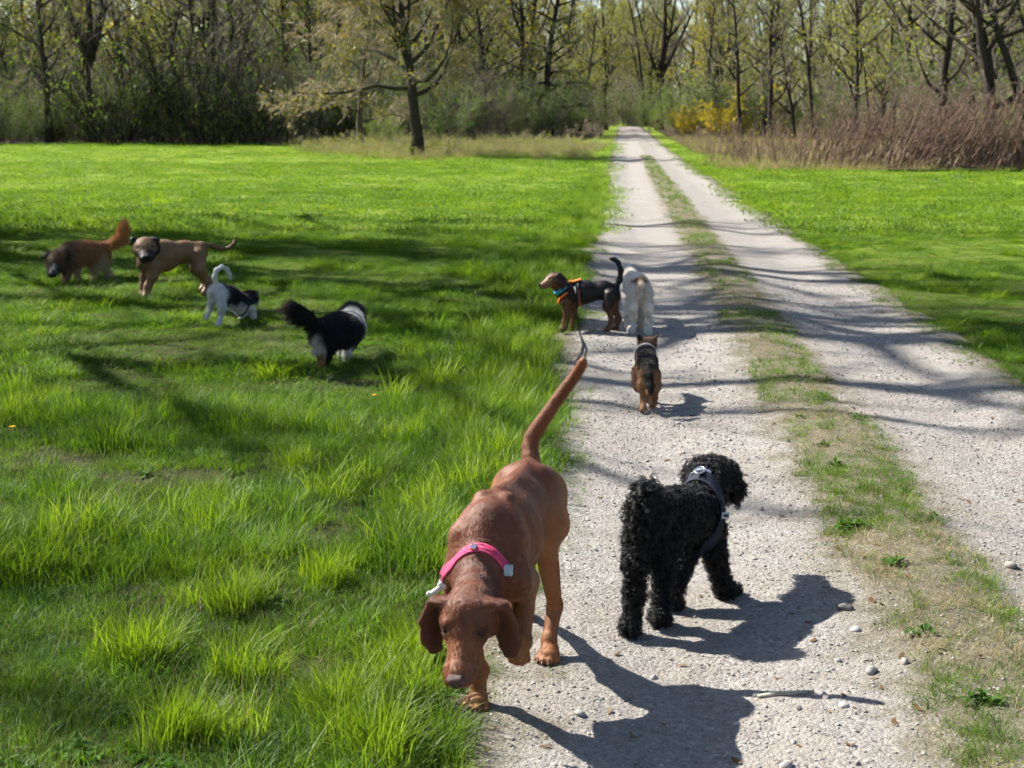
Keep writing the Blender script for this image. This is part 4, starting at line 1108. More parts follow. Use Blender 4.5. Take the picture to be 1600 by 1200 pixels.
chain(B, [(1133, 922, 5.08, 10), (1147, 920, 5.13, 8.5)], BLK, 0.02)
chain(B, [(1092, 786, 5.04, 26), (1108, 758, 5.13, 24)], BLK, 0.04)
chain(B, [(1107, 743, 5.17, 28, 27), (1124, 745, 5.25, 27, 25)], BLK, 0.03)
chain(B, [(1124, 752, 5.28, 16), (1146, 764, 5.40, 11)], BLK, 0.03)
chain(B, [(1138, 742, 5.20, 10), (1149, 764, 5.18, 11, 9), (1147, 779, 5.17, 9, 7)], BLK, 0.02)
chain(B, [(1084, 730, 5.20, 10), (1080, 748, 5.22, 9)], BLK, 0.02)
chain(B, [(1020, 778, 4.75, 9), (1017, 765, 4.745, 8), (1007, 769, 4.73, 10), (1000, 790, 4.71, 11), (999, 818, 4.71, 9), (1001, 840, 4.72, 5)], BLK, 0.02)
D2 = make_dog('dog', 'black curly-coated dog in a dark harness standing on the gravel track', B, (0.5, 4.9, 0), 0.008, M_COAT_SOFT)
TAILC = V(1003, 788, 4.72)
def pl_len(p):
    L_ = np.full(len(p), 0.021)
    L_ = np.where(p[:, 2] < 0.25, 0.017, L_)
    hc = V(1112, 742, 5.2); L_ = np.where(np.linalg.norm(p - hc, axis=1) < 0.11, 0.026, L_)
    return np.where(np.linalg.norm(p - TAILC, axis=1) < 0.085, 0.036, L_)
fur(D2, 36000, pl_len, 0.0008, lambda p, N: np.tile(np.array([0.1, -0.2, -0.9]), (len(p), 1)), name='curls', lift=0.7, droop=0.25, curl=0.0068, clump=6, k=11, jit=0.5, vary=0.3, mat=M_WOOL, seed=5)
hc = V(1102, 800, 5.03); hax = V(1124, 802, 5.12) - V(1080, 802, 4.97)
mb, ring = B.belt(hc, hax, 0.055, 0.016, 0.008, n=72)
harn = on(D2, mb, 'harness', M_NAVY)
tops = [k_ for k_ in range(2)]
A_, B_ = frame_of(_nrm(hax), (0, 0, 1)); ua = math.atan2(B_[2], A_[2])
mb, ring2 = B.belt(hc + _nrm(hax) * 0.030, hax, 0.007, 0.020, 0.005, n=24, span=(ua - 1.0, ua - 0.1)); on(D2, mb, 'edge_binding', M_PALEBLUE, harn)
tp = ring[np.argmax(ring[:, 2])]
mb = MB(); an = np.linspace(0, 2 * math.pi, 25); axh = _nrm(hax); sdh = _nrm(np.cross(axh, (0, 0, 1)))
rc = tp + np.array([0, 0, 0.014]) - axh * 0.012
mb.tube([rc + 0.017 * (math.cos(a) * sdh + math.sin(a) * _nrm(axh * 0.8 + [0, 0, 0.6])) for a in an], 0.0028, 8, cap=False); on(D2, mb, 'lead_ring', M_STEEL, harn)
mb = MB(); mb.box(tp + [0, 0, 0.006] + axh * 0.01, axh * 0.03, sdh * 0.009, (0, 0, 0.003)); on(D2, mb, 'grip', M_BLACKWEB, harn)
lp = ring[np.argmin(np.linalg.norm(ring - V(1131, 806, 4.99), axis=1))]; lo_ = _nrm(lp - hc); lo_ = _nrm(lo_ - axh * np.dot(lo_, axh)); lt = np.cross(axh, lo_)
mb = MB(); mb.box(lp + lo_ * 0.006, axh * 0.024, lt * 0.011, lo_ * 0.003); on(D2, mb, 'reflective_label', M_GREYP, harn)
mb = MB()
for kx in (-0.014, -0.007, 0.0, 0.007, 0.014): mb.box(lp + lo_ * 0.0095 + axh * kx, axh * 0.0022, lt * 0.005, lo_ * 0.0006)
on(D2, mb, 'label_print', M_BLACKWEB, harn)

# ---- small tan and black dog trotting away
TAN = (0.27, 0.145, 0.075); TAND = (0.17, 0.085, 0.045); SAD = (0.022, 0.018, 0.016)
B = Body()
chain(B, [(1014, 582, 8.55, 13, 14), (1012, 571, 8.70, 13, 14), (1008, 558, 8.85, 12, 13)], TAN, 0.04)
chain(B, [(1015, 572, 8.56, 9, 8), (1012, 562, 8.66, 13, 7), (1009, 549, 8.84, 11, 7)], SAD, 0.02)
chain(B, [(1009, 552, 8.88, 10), (1011, 543, 8.98, 9)], TAND, 0.03)
chain(B, [(1011, 538, 9.0, 13, 11.5), (1012, 540, 9.08, 11, 10)], TAND, 0.02)
chain(B, [(1012, 545, 9.12, 6), (1013, 550, 9.22, 4)], SAD, 0.02)
for ex, ey, tx, ty in ((1002, 533, 996, 521), (1020, 533, 1027, 524)):
    chain(B, [(ex, ey, 9.0, 5.5, 3), (tx, ty, 8.99, 1.8, 1.2)], TAND if ex > 1010 else SAD, 0.012, side=np.array([1.0, 0, 0]))
chain(B, [(1005, 586, 8.55, 8.5, 10), (1002, 603, 8.50, 5.5), (1006, 622, 8.58, 4), (1004, 637, 8.52, 3.6), (1003, 641, 8.48, 4.2)], TAN, 0.03)
chain(B, [(1023, 586, 8.57, 8.5, 10), (1026, 604, 8.54, 5.5), (1022, 622, 8.64, 4), (1020, 631, 8.66, 3.6), (1019, 634, 8.63, 4)], TAN, 0.03)
chain(B, [(996, 578, 8.8, 8), (992, 597, 8.76, 4.6), (996, 607, 8.72, 4), (999, 609, 8.8, 3.5)], TAND, 0.02)
chain(B, [(1022, 582, 8.85, 8), (1016, 606, 8.84, 4.6), (1013, 620, 8.86, 4), (1012, 626, 8.84, 4)], TAN, 0.02)
chain(B, [(1013, 568, 8.46, 4.5), (1014, 585, 8.41, 5), (1016, 602, 8.39, 4.6), (1018, 615, 8.39, 2.6)], SAD, 0.012)
def sad_pat(v, c):
    zc = np.interp(v[:, 1], [8.4, 8.55, 8.7, 8.85, 9.0], [0.20, 0.215, 0.235, 0.27, 0.30]); xc = np.interp(v[:, 1], [8.5, 9.0], [V(1014, 570, 8.55)[0], V(1009, 550, 8.9)[0]])
    up = smooth(-0.015, 0.02, v[:, 2] - zc + (fbm(v[:, 0] * 40, v[:, 1] * 40, 6, 2) - 0.5) * 0.04 - np.abs(v[:, 0] - xc) * 0.25) * smooth(9.0, 8.95, v[:, 1])
    return c + (np.array(SAD) - c) * up[:, None]
D3 = make_dog('dog', 'small tan and black dog trotting away along the track in a grey harness', B, (0.76, 8.7, 0), 0.0075, M_COAT_SOFT, pattern=sad_pat)
fur(D3, 16000, lambda p: np.where(p[:, 2] < 0.14, 0.007, 0.015), 0.0008, lambda p, N: np.stack([0 * p[:, 0] + (p[:, 0] - 0.76) * 1.0, -0.5 + 0 * p[:, 0], -1.0 + 0 * p[:, 0]], -1), lift=0.3, jit=0.35, vary=0.3)
hc = V(1009, 557, 8.82); hax = V(1008, 552, 8.92) - V(1011, 566, 8.70)
mb, ring = B.belt(hc, hax, 0.022, 0.012, 0.005, n=48); harn = on(D3, mb, 'harness', M_BLACKWEB)
mb, ring = B.belt(hc + _nrm(hax) * 0.03, hax, 0.012, 0.014, 0.005, n=48); on(D3, mb, 'reflective_strap', M_GREYP, harn)

# ---- large white dog seen from behind
CRM = (0.72, 0.67, 0.60); CRMD = (0.48, 0.40, 0.31); BRN = (0.16, 0.10, 0.065)
B = Body()
chain(B, [(1000, 450, 11.75, 17, 16), (994, 446, 12.0, 16.5, 17), (988, 441, 12.25, 14, 17)], CRM, 0.06)
chain(B, [(986, 431, 12.35, 10), (983, 424, 12.52, 8)], CRM, 0.04)
chain(B, [(982, 421, 12.56, 10, 9), (981, 426, 12.78, 6)], CRM, 0.02)
chain(B, [(975, 418, 12.56, 4, 3), (971, 428, 12.55, 3.4, 2.5)], CRMD, 0.012)
chain(B, [(989, 417, 12.56, 4, 3), (993, 426, 12.55, 3.4, 2.5)], CRMD, 0.012)
chain(B, [(991, 460, 11.74, 9, 12), (989, 480, 11.70, 6), (988, 502, 11.78, 4.2), (987, 514, 11.72, 4.2), (986, 517, 11.68, 5.5)], CRM, 0.05)
chain(B, [(1010, 460, 11.74, 9, 12), (1013, 480, 11.70, 6), (1014, 503, 11.78, 4.4), (1012, 516, 11.72, 4.4), (1012, 520, 11.68, 6)], CRM, 0.05)
chain(B, [(1003, 472, 12.2, 8), (1002, 496, 12.12, 5), (1001, 510, 12.08, 5)], CRMD, 0.03)
chain(B, [(982, 470, 12.22, 9), (980, 494, 12.12, 5.5), (982, 512, 12.06, 5), (981, 514, 12.02, 5.5)], CRM, 0.03)
chain(B, [(1001, 436, 11.70, 5), (1002, 448, 11.60, 5), (1003, 464, 11.57, 4.5), (1003, 476, 11.60, 3)], CRMD, 0.02)
def white_pat(v, c):
    pc = V(1000, 434, 11.72); d = np.linalg.norm((v - pc) * [1.0, 0.7, 1.2], axis=1) + (fbm(v[:, 0] * 25, v[:, 2] * 25, 4, 2) - 0.5) * 0.05
    c = c + (np.array(BRN) - c) * (1 - smooth(0.045, 0.075, d))[:, None]
    lo = smooth(0.16, 0.06, v[:, 2])[:, None] * 0.35
    return c + (np.array(CRMD) - c) * lo
D4 = make_dog('dog', 'large cream-white dog walking away along the track', B, (0.98, 11.95, 0), 0.010, M_COAT_SOFT, pattern=white_pat)
fur(D4, 20000, lambda p: np.where(p[:, 2] < 0.24, 0.009, 0.020), 0.0011, lambda p, N: np.tile(np.array([0.0, -0.5, -1.0]), (len(p), 1)), lift=0.25, jit=0.3, vary=0.14)

# ---- black and tan hound-like dog in an orange harness, side on
BT = (0.016, 0.013, 0.012); TN = (0.13, 0.062, 0.030); TNL = (0.22, 0.12, 0.065)
B = Body()
SY = np.array([0, 1.0, 0])
chain(B, [(886, 461, 11.75, 15, 18), (914, 456, 11.75, 14, 16), (943, 453, 11.75, 11, 12.5), (957, 455, 11.75, 11, 12)], BT, 0.05, SY)
chain(B, [(886, 472, 11.75, 11, 9), (905, 470, 11.75, 9, 6)], TN, 0.03, SY)
chain(B, [(884, 456, 11.75, 12), (868, 442, 11.73, 9.5)], TN, 0.04)
Hh = head_frame(V(873, 433, 11.73), V(841, 444, 11.66))
add_head(B, Hh, TN, TNL, w=0.32, mw=1.25, jaw=1.2, k=0.02, snub=0.97)
for s in (1, -1):
    e0, e1, e2 = Hh(0.12, s * 0.26, 0.16), Hh(0.04, s * 0.38, -0.12), Hh(0.02, s * 0.38, -0.58)
    B.limb([e0, e1, e2], [(0.028, 0.014), (0.042, 0.012), (0.024, 0.010)], (0.035, 0.018, 0.012), 0.010, side=Hh.fx)
chain(B, [(884, 474, 11.66, 8, 10), (885, 490, 11.66, 4.2), (882, 503, 11.66, 3.2), (881, 512, 11.66, 4), (877, 514, 11.66, 3.6)], TN, 0.03)
chain(B, [(894, 474, 11.84, 8, 10), (896, 490, 11.84, 4.4), (895, 504, 11.84, 3.6), (895, 512, 11.84, 3.8), (891, 514, 11.84, 3.4)], TN, 0.03)
chain(B, [(955, 462, 11.68, 10, 12), (949, 478, 11.66, 6.5)], BT, 0.03)
chain(B, [(949, 478, 11.66, 6), (956, 500, 11.69, 3.4), (948, 516, 11.66, 3.2), (943, 520, 11.66, 3.6)], TN, 0.03)
chain(B, [(959, 462, 11.82, 11, 13), (958, 480, 11.84, 7), (967, 497, 11.86, 3.8), (961, 512, 11.84, 3.6), (957, 514, 11.84, 3.8)], TN, 0.03)
chain(B, [(962, 450, 11.75, 4.6), (968, 437, 11.75, 4), (970, 422, 11.75, 3.6), (966, 410, 11.75, 3.2), (960, 405, 11.75, 2.8), (953, 404, 11.75, 1.8)], BT, 0.02)
D5 = make_dog('dog', 'black and tan dog in an orange harness standing side-on at the track edge', B, (0.6, 11.75, 0), 0.0075, M_COAT)
eyes(D5, Hh); nose_pad(D5, Hh, M_NOSE_BLACK)
fur(D5, 9000, lambda p: np.full(len(p), 0.012), 0.0008, lambda p, N: np.tile(np.array([0.7, 0.0, -0.6]), (len(p), 1)), lift=0.15, jit=0.2, vary=0.2, k=3, name='short_hair')
nc5, nax5 = V(876, 449, 11.74), V(868, 442, 11.73) - V(884, 456, 11.75)
mb, ring = B.belt(nc5, nax5, 0.026, 0.004, 0.005, n=48, rmax=0.14); on(D5, mb, 'collar', M_BLUE)
hc = V(903, 458, 11.75)
mb, ring = B.belt(hc, (1, 0, 0), 0.024, 0.004, 0.005, n=48); harn = on(D5, mb, 'harness', M_BLACKWEB)
mb, r_ = B.strap([V(909, 442, 11.75), V(898, 442, 11.75), V(888, 444, 11.75)], 0.075, 0.006, 0.010); on(D5, mb, 'back_pad', M_ORANGE, harn)
for sd in (-1, 1):
    mb, r_ = B.strap([V(890, 446, 11.75 + sd * 0.05), V(882, 458, 11.75 + sd * 0.08), V(874, 470, 11.75 + sd * 0.03)], 0.022, 0.005, 0.005); on(D5, mb, 'chest_strap', M_BLACKWEB, harn)
    mb, r_ = B.strap([V(886, 456, 11.75 + sd * 0.08), V(878, 466, 11.75 + sd * 0.05), V(874, 474, 11.75 + sd * 0.01)], 0.016, 0.011, 0.004); on(D5, mb, 'strap_trim', M_ORANGE, harn)
    mb, r_ = B.strap([V(903, 452, 11.75 + sd * 0.08), V(905, 466, 11.75 + sd * 0.08), V(906, 478, 11.75 + sd * 0.04)], 0.014, 0.010, 0.004); on(D5, mb, 'side_strap', principled('rust_webbing', (0.30, 0.07, 0.03), 0.7, 0.2), harn)
mb, r_ = B.strap([V(898, 447, 11.68), V(901, 458, 11.66)], 0.016, 0.016, 0.003, n=8); on(D5, mb, 'reflective_strip', M_GREYP, harn)
# its lead hangs from the harness and trails on the verge
mb = MB()
gz = lambda px, py: (lambda p: np.array([p[0], p[1], float(ground_z(p[0], p[1])) + 0.03]))(gp(px, py))
ld = [V(901, 446, 11.66), V(903, 470, 11.60), V(901, 495, 11.58), V(904, 512, 11.57), V(907, 524, 11.55), gz(912, 545), gz(908, 560), gz(897, 577)]
ld = np.array(ld); tt = np.linspace(0, len(ld) - 1, 40); ld = np.stack([np.interp(tt, np.arange(len(ld)), ld[:, i]) for i in range(3)], -1)
for _ in range(3): ld[1:-1] = (ld[:-2] + 2 * ld[1:-1] + ld[2:]) / 4
mb.tube(ld, 0.011, 8, squash=0.35)
tag(mb.build('dog_lead', M_BLACKWEB), 'black lead trailing from the orange harness onto the verge', 'lead')

# ---- long-haired black, white and tan dog in the meadow, seen from behind
BK = (0.012, 0.011, 0.012); WH = (0.74, 0.72, 0.69); GRY = (0.34, 0.31, 0.28)
B = Body()
chain(B, [(508, 520, 9.95, 20, 22), (530, 516, 10.1, 23, 24), (547, 513, 10.25, 19, 22)], BK, 0.05)
chain(B, [(548, 506, 10.30, 16), (551, 491, 10.42, 12)], WH, 0.03)
chain(B, [(551, 484, 10.46, 12, 11), (556, 487, 10.55, 10, 9)], BK, 0.02)
chain(B, [(556, 492, 10.58, 6), (562, 497, 10.68, 4.5)], BK, 0.02)
for ex, ey, tx, ty in ((543, 478, 534, 484), (559, 476, 567, 481)): chain(B, [(ex, ey, 10.46, 4, 3), (tx, ty, 10.46, 3, 2)], BK, 0.012)
chain(B, [(502, 532, 9.92, 12, 15), (500, 548, 9.89, 7), (503, 559, 9.95, 4), (501, 570, 9.90, 4), (500, 574, 9.87, 4.5)], GRY, 0.03)
chain(B, [(518, 532, 9.97, 12, 15), (514, 548, 9.96, 7), (512, 560, 10.02, 4), (511, 569, 9.99, 4)], BK, 0.03)
chain(B, [(544, 535, 10.24, 9), (542, 552, 10.22, 5.5), (541, 566, 10.20, 5)], WH, 0.03)
chain(B, [(534, 535, 10.30, 9), (533, 552, 10.30, 5), (532, 564, 10.28, 4.5)], WH, 0.03)
chain(B, [(500, 508, 9.90, 7), (485, 500, 9.86, 8), (470, 491, 9.82, 8), (458, 481, 9.80, 6)], BK, 0.02)
def collie_pat(v, c):
    r = V(551, 497, 10.38); ax = _nrm(V(553, 480, 10.5) - V(546, 515, 10.22))
    s = (v - r) @ ax; nz = (fbm(v[:, 0] * 30, v[:, 2] * 30, 12, 2) - 0.5) * 0.03
    front = smooth(0.098, 0.074, np.abs(s + nz + 0.04)) * smooth(V(530, 500, 10.2)[0], V(537, 500, 10.2)[0], v[:, 0])
    c = c + (np.array(WH) - c) * front[:, None]
    tr = V(499, 538, 9.88); d = np.linalg.norm((v - tr) * [1.6, 1, 0.75], axis=1) + nz
    c = c + (np.array((0.56, 0.50, 0.43)) - c) * smooth(0.075, 0.045, d)[:, None]
    tl = smooth(V(470, 500, 9.85)[0], V(455, 500, 9.85)[0], v[:, 0])[:, None]
    c = c + (np.array((0.20, 0.13, 0.09)) - c) * tl * 0.75
    ft = (v[:, 2] < 0.12) & (v[:, 0] < V(506, 560, 9.9)[0]); c[ft] = (0.36, 0.17, 0.07)
    return c
D6 = make_dog('dog', 'long-haired black dog with a white neck and plumed tail in the meadow', B, (-1.15, 10.1, 0), 0.008, M_COAT_SOFT, pattern=collie_pat)
tb, te = V(497, 507, 9.9), V(458, 481, 9.8)
def c6_len(p): 
    tl = p[:, 0] < V(494, 505, 9.9)[0]; hi = p[:, 2] > 0.30
    return np.where(tl & hi, 0.075, np.where(p[:, 2] < 0.13, 0.012, np.where(p[:, 2] < 0.22, 0.032, 0.045)))
def c6_comb(p, N):
    d = np.tile(np.array([-0.5, -0.5, -0.8]), (len(p), 1)); tl = (p[:, 0] < V(494, 505, 9.9)[0]) & (p[:, 2] > 0.30)
    d[tl] = (te - tb) / np.linalg.norm(te - tb) + [0, 0, -0.35]; return d
fur(D6, 24000, c6_len, 0.0010, c6_comb, lift=0.28, jit=0.35, vary=0.25, droop=0.3, seed=9, k=6, wave=0.03)
mb, ring = B.belt(V(545, 512, 10.24), V(552, 500, 10.4) - V(538, 516, 10.12), 0.016, 0.022, 0.004, n=48); on(D6, mb, 'harness', principled('mauve_webbing', (0.20, 0.12, 0.16), 0.7, 0.2))

# ---- small white and dark dog in a play bow
B = Body()
W7 = (0.56, 0.55, 0.54); G7 = (0.20, 0.17, 0.16)
chain(B, [(339, 455, 12.0, 13, 13), (358, 464, 12.2, 12, 14), (379, 481, 12.4, 12, 15)], W7, 0.04)
chain(B, [(347, 447, 12.05, 8, 6), (362, 457, 12.2, 11, 9), (380, 470, 12.38, 12, 10)], BK, 0.02)
chain(B, [(384, 470, 12.45, 9), (390, 464, 12.55, 9)], BK, 0.03)
chain(B, [(391, 463, 12.56, 9.5, 8.5), (396, 466, 12.66, 7)], (0.04, 0.028, 0.022), 0.02)
chain(B, [(398, 469, 12.7, 5), (401, 474, 12.8, 3.5)], W7, 0.02)
chain(B, [(397, 456, 12.54, 4, 3), (402, 459, 12.54, 3, 2)], (0.15, 0.07, 0.04), 0.012)
chain(B, [(384, 457, 12.58, 4, 3), (380, 462, 12.58, 3, 2)], BK, 0.012)
chain(B, [(334, 459, 12.02, 7.5, 10), (331, 472, 12.0, 4.4), (329, 482, 12.06, 2.8), (324, 493, 12.0, 2.8), (322, 497, 11.97, 3.2)], W7, 0.03)
chain(B, [(345, 465, 11.96, 8, 11), (348, 481, 11.92, 4.8), (345, 493, 11.98, 3.4), (342, 503, 11.92, 3), (340, 507, 11.89, 3.4)], W7, 0.03)
chain(B, [(394, 484, 12.38, 6), (396, 497, 12.40, 4), (394, 508, 12.50, 3.5)], W7, 0.03)
chain(B, [(378, 490, 12.48, 6), (377, 501, 12.46, 4), (377, 509, 12.54, 3.5)], W7, 0.03)
chain(B, [(338, 446, 11.98, 4.0), (335, 433, 11.95, 3.5), (338, 422, 11.96, 3.3), (346, 417, 12.0, 3.2), (354, 420, 12.05, 3.2), (359, 429, 12.08, 3.0), (361, 437, 12.09, 2.2)], W7, 0.014)
def bow_pat(v, c):
    nz = (fbm(v[:, 0] * 30, v[:, 2] * 30, 16, 2) - 0.5) * 0.05
    gm = smooth(V(342, 455, 12.1)[0], V(348, 455, 12.2)[0], v[:, 0] + nz) * smooth(0.15, 0.20, v[:, 2] + nz) * smooth(0.37, 0.34, v[:, 2]) * smooth(12.02, 12.08, v[:, 1]); c = c + (np.array((0.13, 0.12, 0.12)) - c) * gm[:, None]
    m = smooth(V(352, 455, 12.1)[0], V(360, 455, 12.2)[0], v[:, 0] + nz) * smooth(V(399, 455, 12.4)[0], V(394, 455, 12.4)[0], v[:, 0]) * smooth(0.13, 0.19, v[:, 2] + nz) * smooth(12.05, 12.12, v[:, 1])
    return c + (np.array(BK) * 1.2 - c) * m[:, None]
D7 = make_dog('dog', 'small white and black dog play-bowing with its white tail curled over', B, (-2.2, 12.15, 0), 0.0075, M_COAT_SOFT, pattern=bow_pat)
fur(D7, 13000, lambda p: np.where(p[:, 2] < 0.12, 0.008, np.where(p[:, 2] > 0.335, 0.007, 0.018)), 0.0010, lambda p, N: np.tile(np.array([-0.3, -0.6, -0.8]), (len(p), 1)), lift=0.25, jit=0.3, vary=0.2, seed=3)
mb, ring = B.belt(V(376, 477, 12.36), V(385, 483, 12.46) - V(362, 466, 12.22), 0.012, 0.010, 0.004, n=40); on(D7, mb, 'harness', M_BLACKWEB)

# ---- big fawn dog with a dark mask, side on
FN = (0.20, 0.112, 0.052); FND = (0.145, 0.078, 0.037); MSK = (0.016, 0.013, 0.012)
B = Body()
chain(B, [(234, 401, 14.05, 17, 25), (258, 399, 14.13, 17, 22.5), (288, 393, 14.24, 12.5, 15), (311, 392, 14.32, 13, 15)], FN, 0.07)
chain(B, [(226, 412, 14.0, 12, 13), (238, 418, 14.03, 12, 10)], FND, 0.05)
chain(B, [(232, 393, 14.02, 16), (228, 386, 13.94, 13)], FN, 0.05)
Hb = head_frame(V(227, 379, 14.02), V(228, 404, 13.72), roll=0.12)
add_head(B, Hb, FN, MSK, w=0.33, mw=1.45, jaw=1.5, k=0.025, snub=0.9, cheek=FND)
for (a, b_, c_) in (((214, 373, 13.95), (206, 373, 13.93), (204, 381, 13.92)), ((238, 372, 13.95), (245, 374, 13.93), (246, 383, 13.92))):
    chain(B, [(*a, 4.5, 3), (*b_, 5, 2.2), (*c_, 3, 1.8)], MSK, 0.014)
chain(B, [(241, 418, 14.0, 10, 13), (238, 432, 13.98, 7), (231, 448, 13.96, 5), (228, 461, 13.94, 4.6), (226, 465, 13.9, 5.4)], FN, 0.05)
chain(B, [(229, 418, 14.12, 9, 12), (226, 434, 14.12, 6), (224, 448, 14.1, 4.8), (224, 458, 14.1, 4.6), (222, 461, 14.06, 5.2)], FND, 0.05)
chain(B, [(309, 401, 14.24, 13, 17), (311, 420, 14.18, 9), (326, 438, 14.22, 4.8), (323, 454, 14.2, 4.4), (319, 458, 14.17, 5)], FN, 0.05)
chain(B, [(309, 401, 14.40, 12, 16), (307, 419, 14.44, 9), (321, 437, 14.5, 4.8), (319, 450, 14.48, 4.4), (315, 453, 14.45, 5)], FND, 0.05)
chain(B, [(318, 383, 14.32, 5), (332, 384, 14.34, 3.4), (346, 389, 14.36, 2.8), (358, 387.5, 14.36, 2.4), (366, 380, 14.36, 2.1), (369, 369, 14.36, 1.5)], FND, 0.03)
D8 = make_dog('dog', 'big fawn dog with a black muzzle standing side-on behind the bowing dog', B, (-3.1, 14.2, 0), 0.010, M_COAT)
eyes(D8, Hb, e=(0.47, 0.19, 0.09)); nose_pad(D8, Hb, M_NOSE_BLACK, x=0.88, z=-0.02, r=0.08)
fur(D8, 8000, lambda p: np.full(len(p), 0.013), 0.0009, lambda p, N: np.tile(np.array([0.7, 0.2, -0.6]), (len(p), 1)), lift=0.15, jit=0.2, vary=0.15, k=3, name='short_hair')
mb, r_ = B.strap([V(247, 374, 14.02), V(249, 384, 13.98), V(247, 396, 13.94), V(240, 406, 13.92)], 0.035, 0.004, 0.006); on(D8, mb, 'collar', M_BLACKWEB)

# ---- shaggy red-brown dog with a bushy tail, head low
RB = (0.30, 0.145, 0.066); RBD = (0.17, 0.10, 0.062); CRS = (0.40, 0.29, 0.19)
B = Body()
chain(B, [(113, 399, 15.3, 14, 18), (134, 395, 15.5, 14, 16), (157, 393, 15.7, 12, 13.5)], RB, 0.06)
chain(B, [(110, 392, 15.3, 13, 11), (122, 386, 15.42, 10, 8)], RBD, 0.04)
chain(B, [(104, 397, 15.24, 14), (94, 402, 15.14, 11)], RBD, 0.05)
Hr = head_frame(V(92, 397, 15.15), V(79, 429, 14.92), roll=-0.1)
add_head(B, Hr, (0.12, 0.066, 0.036), MSK, w=0.31, mw=1.0, k=0.022)
B.limb([Hr(0.56, 0, 0.10), Hr(0.86, 0, 0.03)], [(0.03 * Hr.L, 0.02 * Hr.L)] * 2, (0.40, 0.40, 0.42), 0.008, side=Hr.ly)
for (a, b_) in (((75, 395, 15.1), (67, 400, 15.06)), ((97, 393, 15.12), (104, 402, 15.08))): chain(B, [(*a, 4.5, 3), (*b_, 3.5, 2)], MSK, 0.014)
chain(B, [(107, 412, 15.22, 9, 11), (105, 425, 15.18, 5.5), (103, 436, 15.16, 4.4), (102, 443, 15.12, 4.6)], RBD, 0.04)
chain(B, [(117, 412, 15.4, 8, 11), (119, 426, 15.4, 5), (120, 436, 15.4, 4.2), (119, 441, 15.36, 4.4)], CRS, 0.04)
chain(B, [(153, 402, 15.62, 11, 13), (147, 417, 15.57, 7), (148, 429, 15.62, 4), (145, 440, 15.58, 3.8), (142, 443, 15.55, 4.2)], CRS, 0.04)
chain(B, [(161, 402, 15.78, 10, 13), (161, 416, 15.80, 6.5), (170, 427, 15.84, 3.8), (171, 438, 15.80, 3.6), (168, 441, 15.77, 4)], CRS, 0.04)
chain(B, [(163, 384, 15.70, 5.5), (177, 380, 15.72, 6), (187, 373, 15.73, 6.5), (191, 361, 15.74, 5.5), (192, 350, 15.74, 2.5)], (0.46, 0.20, 0.075), 0.03)
D9 = make_dog('dog', 'shaggy red-brown dog with a bushy raised tail lowering its head in the meadow', B, (-4.2, 15.5, 0), 0.010, M_COAT_SOFT)
eyes(D9, Hr); nose_pad(D9, Hr, M_NOSE_BLACK)
tt_ = V(172, 380, 15.7)[0]
def r9_len(p): return np.where((p[:, 0] > tt_) & (p[:, 2] > 0.33), 0.07, np.where(p[:, 2] < 0.15, 0.015, 0.045))
def r9_comb(p, N):
    d = np.tile(np.array([0.7, 0.3, -0.6]), (len(p), 1)); tl = (p[:, 0] > tt_) & (p[:, 2] > 0.33); d[tl] = (0.5, 0, 0.5); return d
fur(D9, 18000, r9_len, 0.0013, r9_comb, lift=0.25, jit=0.35, vary=0.25, seed=12, k=6, wave=0.03)
# ------------------------------------------------------------------ grass, gravel, weeds
M_GRASS = leafy('meadow_grass', (0.024, 0.074, 0.010), (0.215, 0.350, 0.022), 0.50, 0.5, 0.018)
M_GRASS_DRY = leafy('dry_grass', (0.22, 0.17, 0.085), (0.42, 0.35, 0.19), 0.3, 0.6, 0.03)
M_GRASS_YOUNG = leafy('tussock_grass', (0.085, 0.165, 0.010), (0.30, 0.41, 0.025), 0.52, 0.5, 0.018)

def blades(rng, n, h, spread, width, lean=0.45, seg=4):
    """a tuft as one mesh: curved tapering blades"""
    vs_, fs = [], []
    base = 0
    for i in range(n):
        a = rng.random() * 6.283; r = spread * math.sqrt(rng.random())
        p = np.array([r * math.cos(a), r * math.sin(a), 0.0])
        az = a + rng.normal(0, 0.9); hh = h * rng.uniform(0.45, 1.15); ln = lean * rng.uniform(0.2, 1.5)
        d = np.array([math.cos(az), math.sin(az), 0]); sd = np.array([-d[1], d[0], 0]); w = width * rng.uniform(0.6, 1.2)
        tw = rng.normal(0, 0.5); sd = sd * math.cos(tw) + d * math.sin(tw)
        for k in range(seg + 1):
            t_ = k / seg
            c = p + d * hh * ln * t_ ** 2 + np.array([0, 0, hh * (t_ - 0.32 * min(ln, 1.3) * t_ ** 2.4)])
            ww = w * (1 - t_ ** 1.6) * (0.7 + 0.6 * t_ * (1 - t_)) * 0.5
            if k < seg: vs_ += [c - sd * ww, c + sd * ww]
            else: vs_.append(c)
        q = [[base + 2 * k, base + 2 * k + 1, base + 2 * k + 3, base + 2 * k + 2] for k in range(seg - 1)]
        fs.append((q, [[base + 2 * seg - 2, base + 2 * seg - 1, base + 2 * seg]]))
        base += 2 * seg + 1
    return np.array(vs_), [np.concatenate([np.array(f[0]) for f in fs]), np.concatenate([np.array(f[1]) for f in fs])]

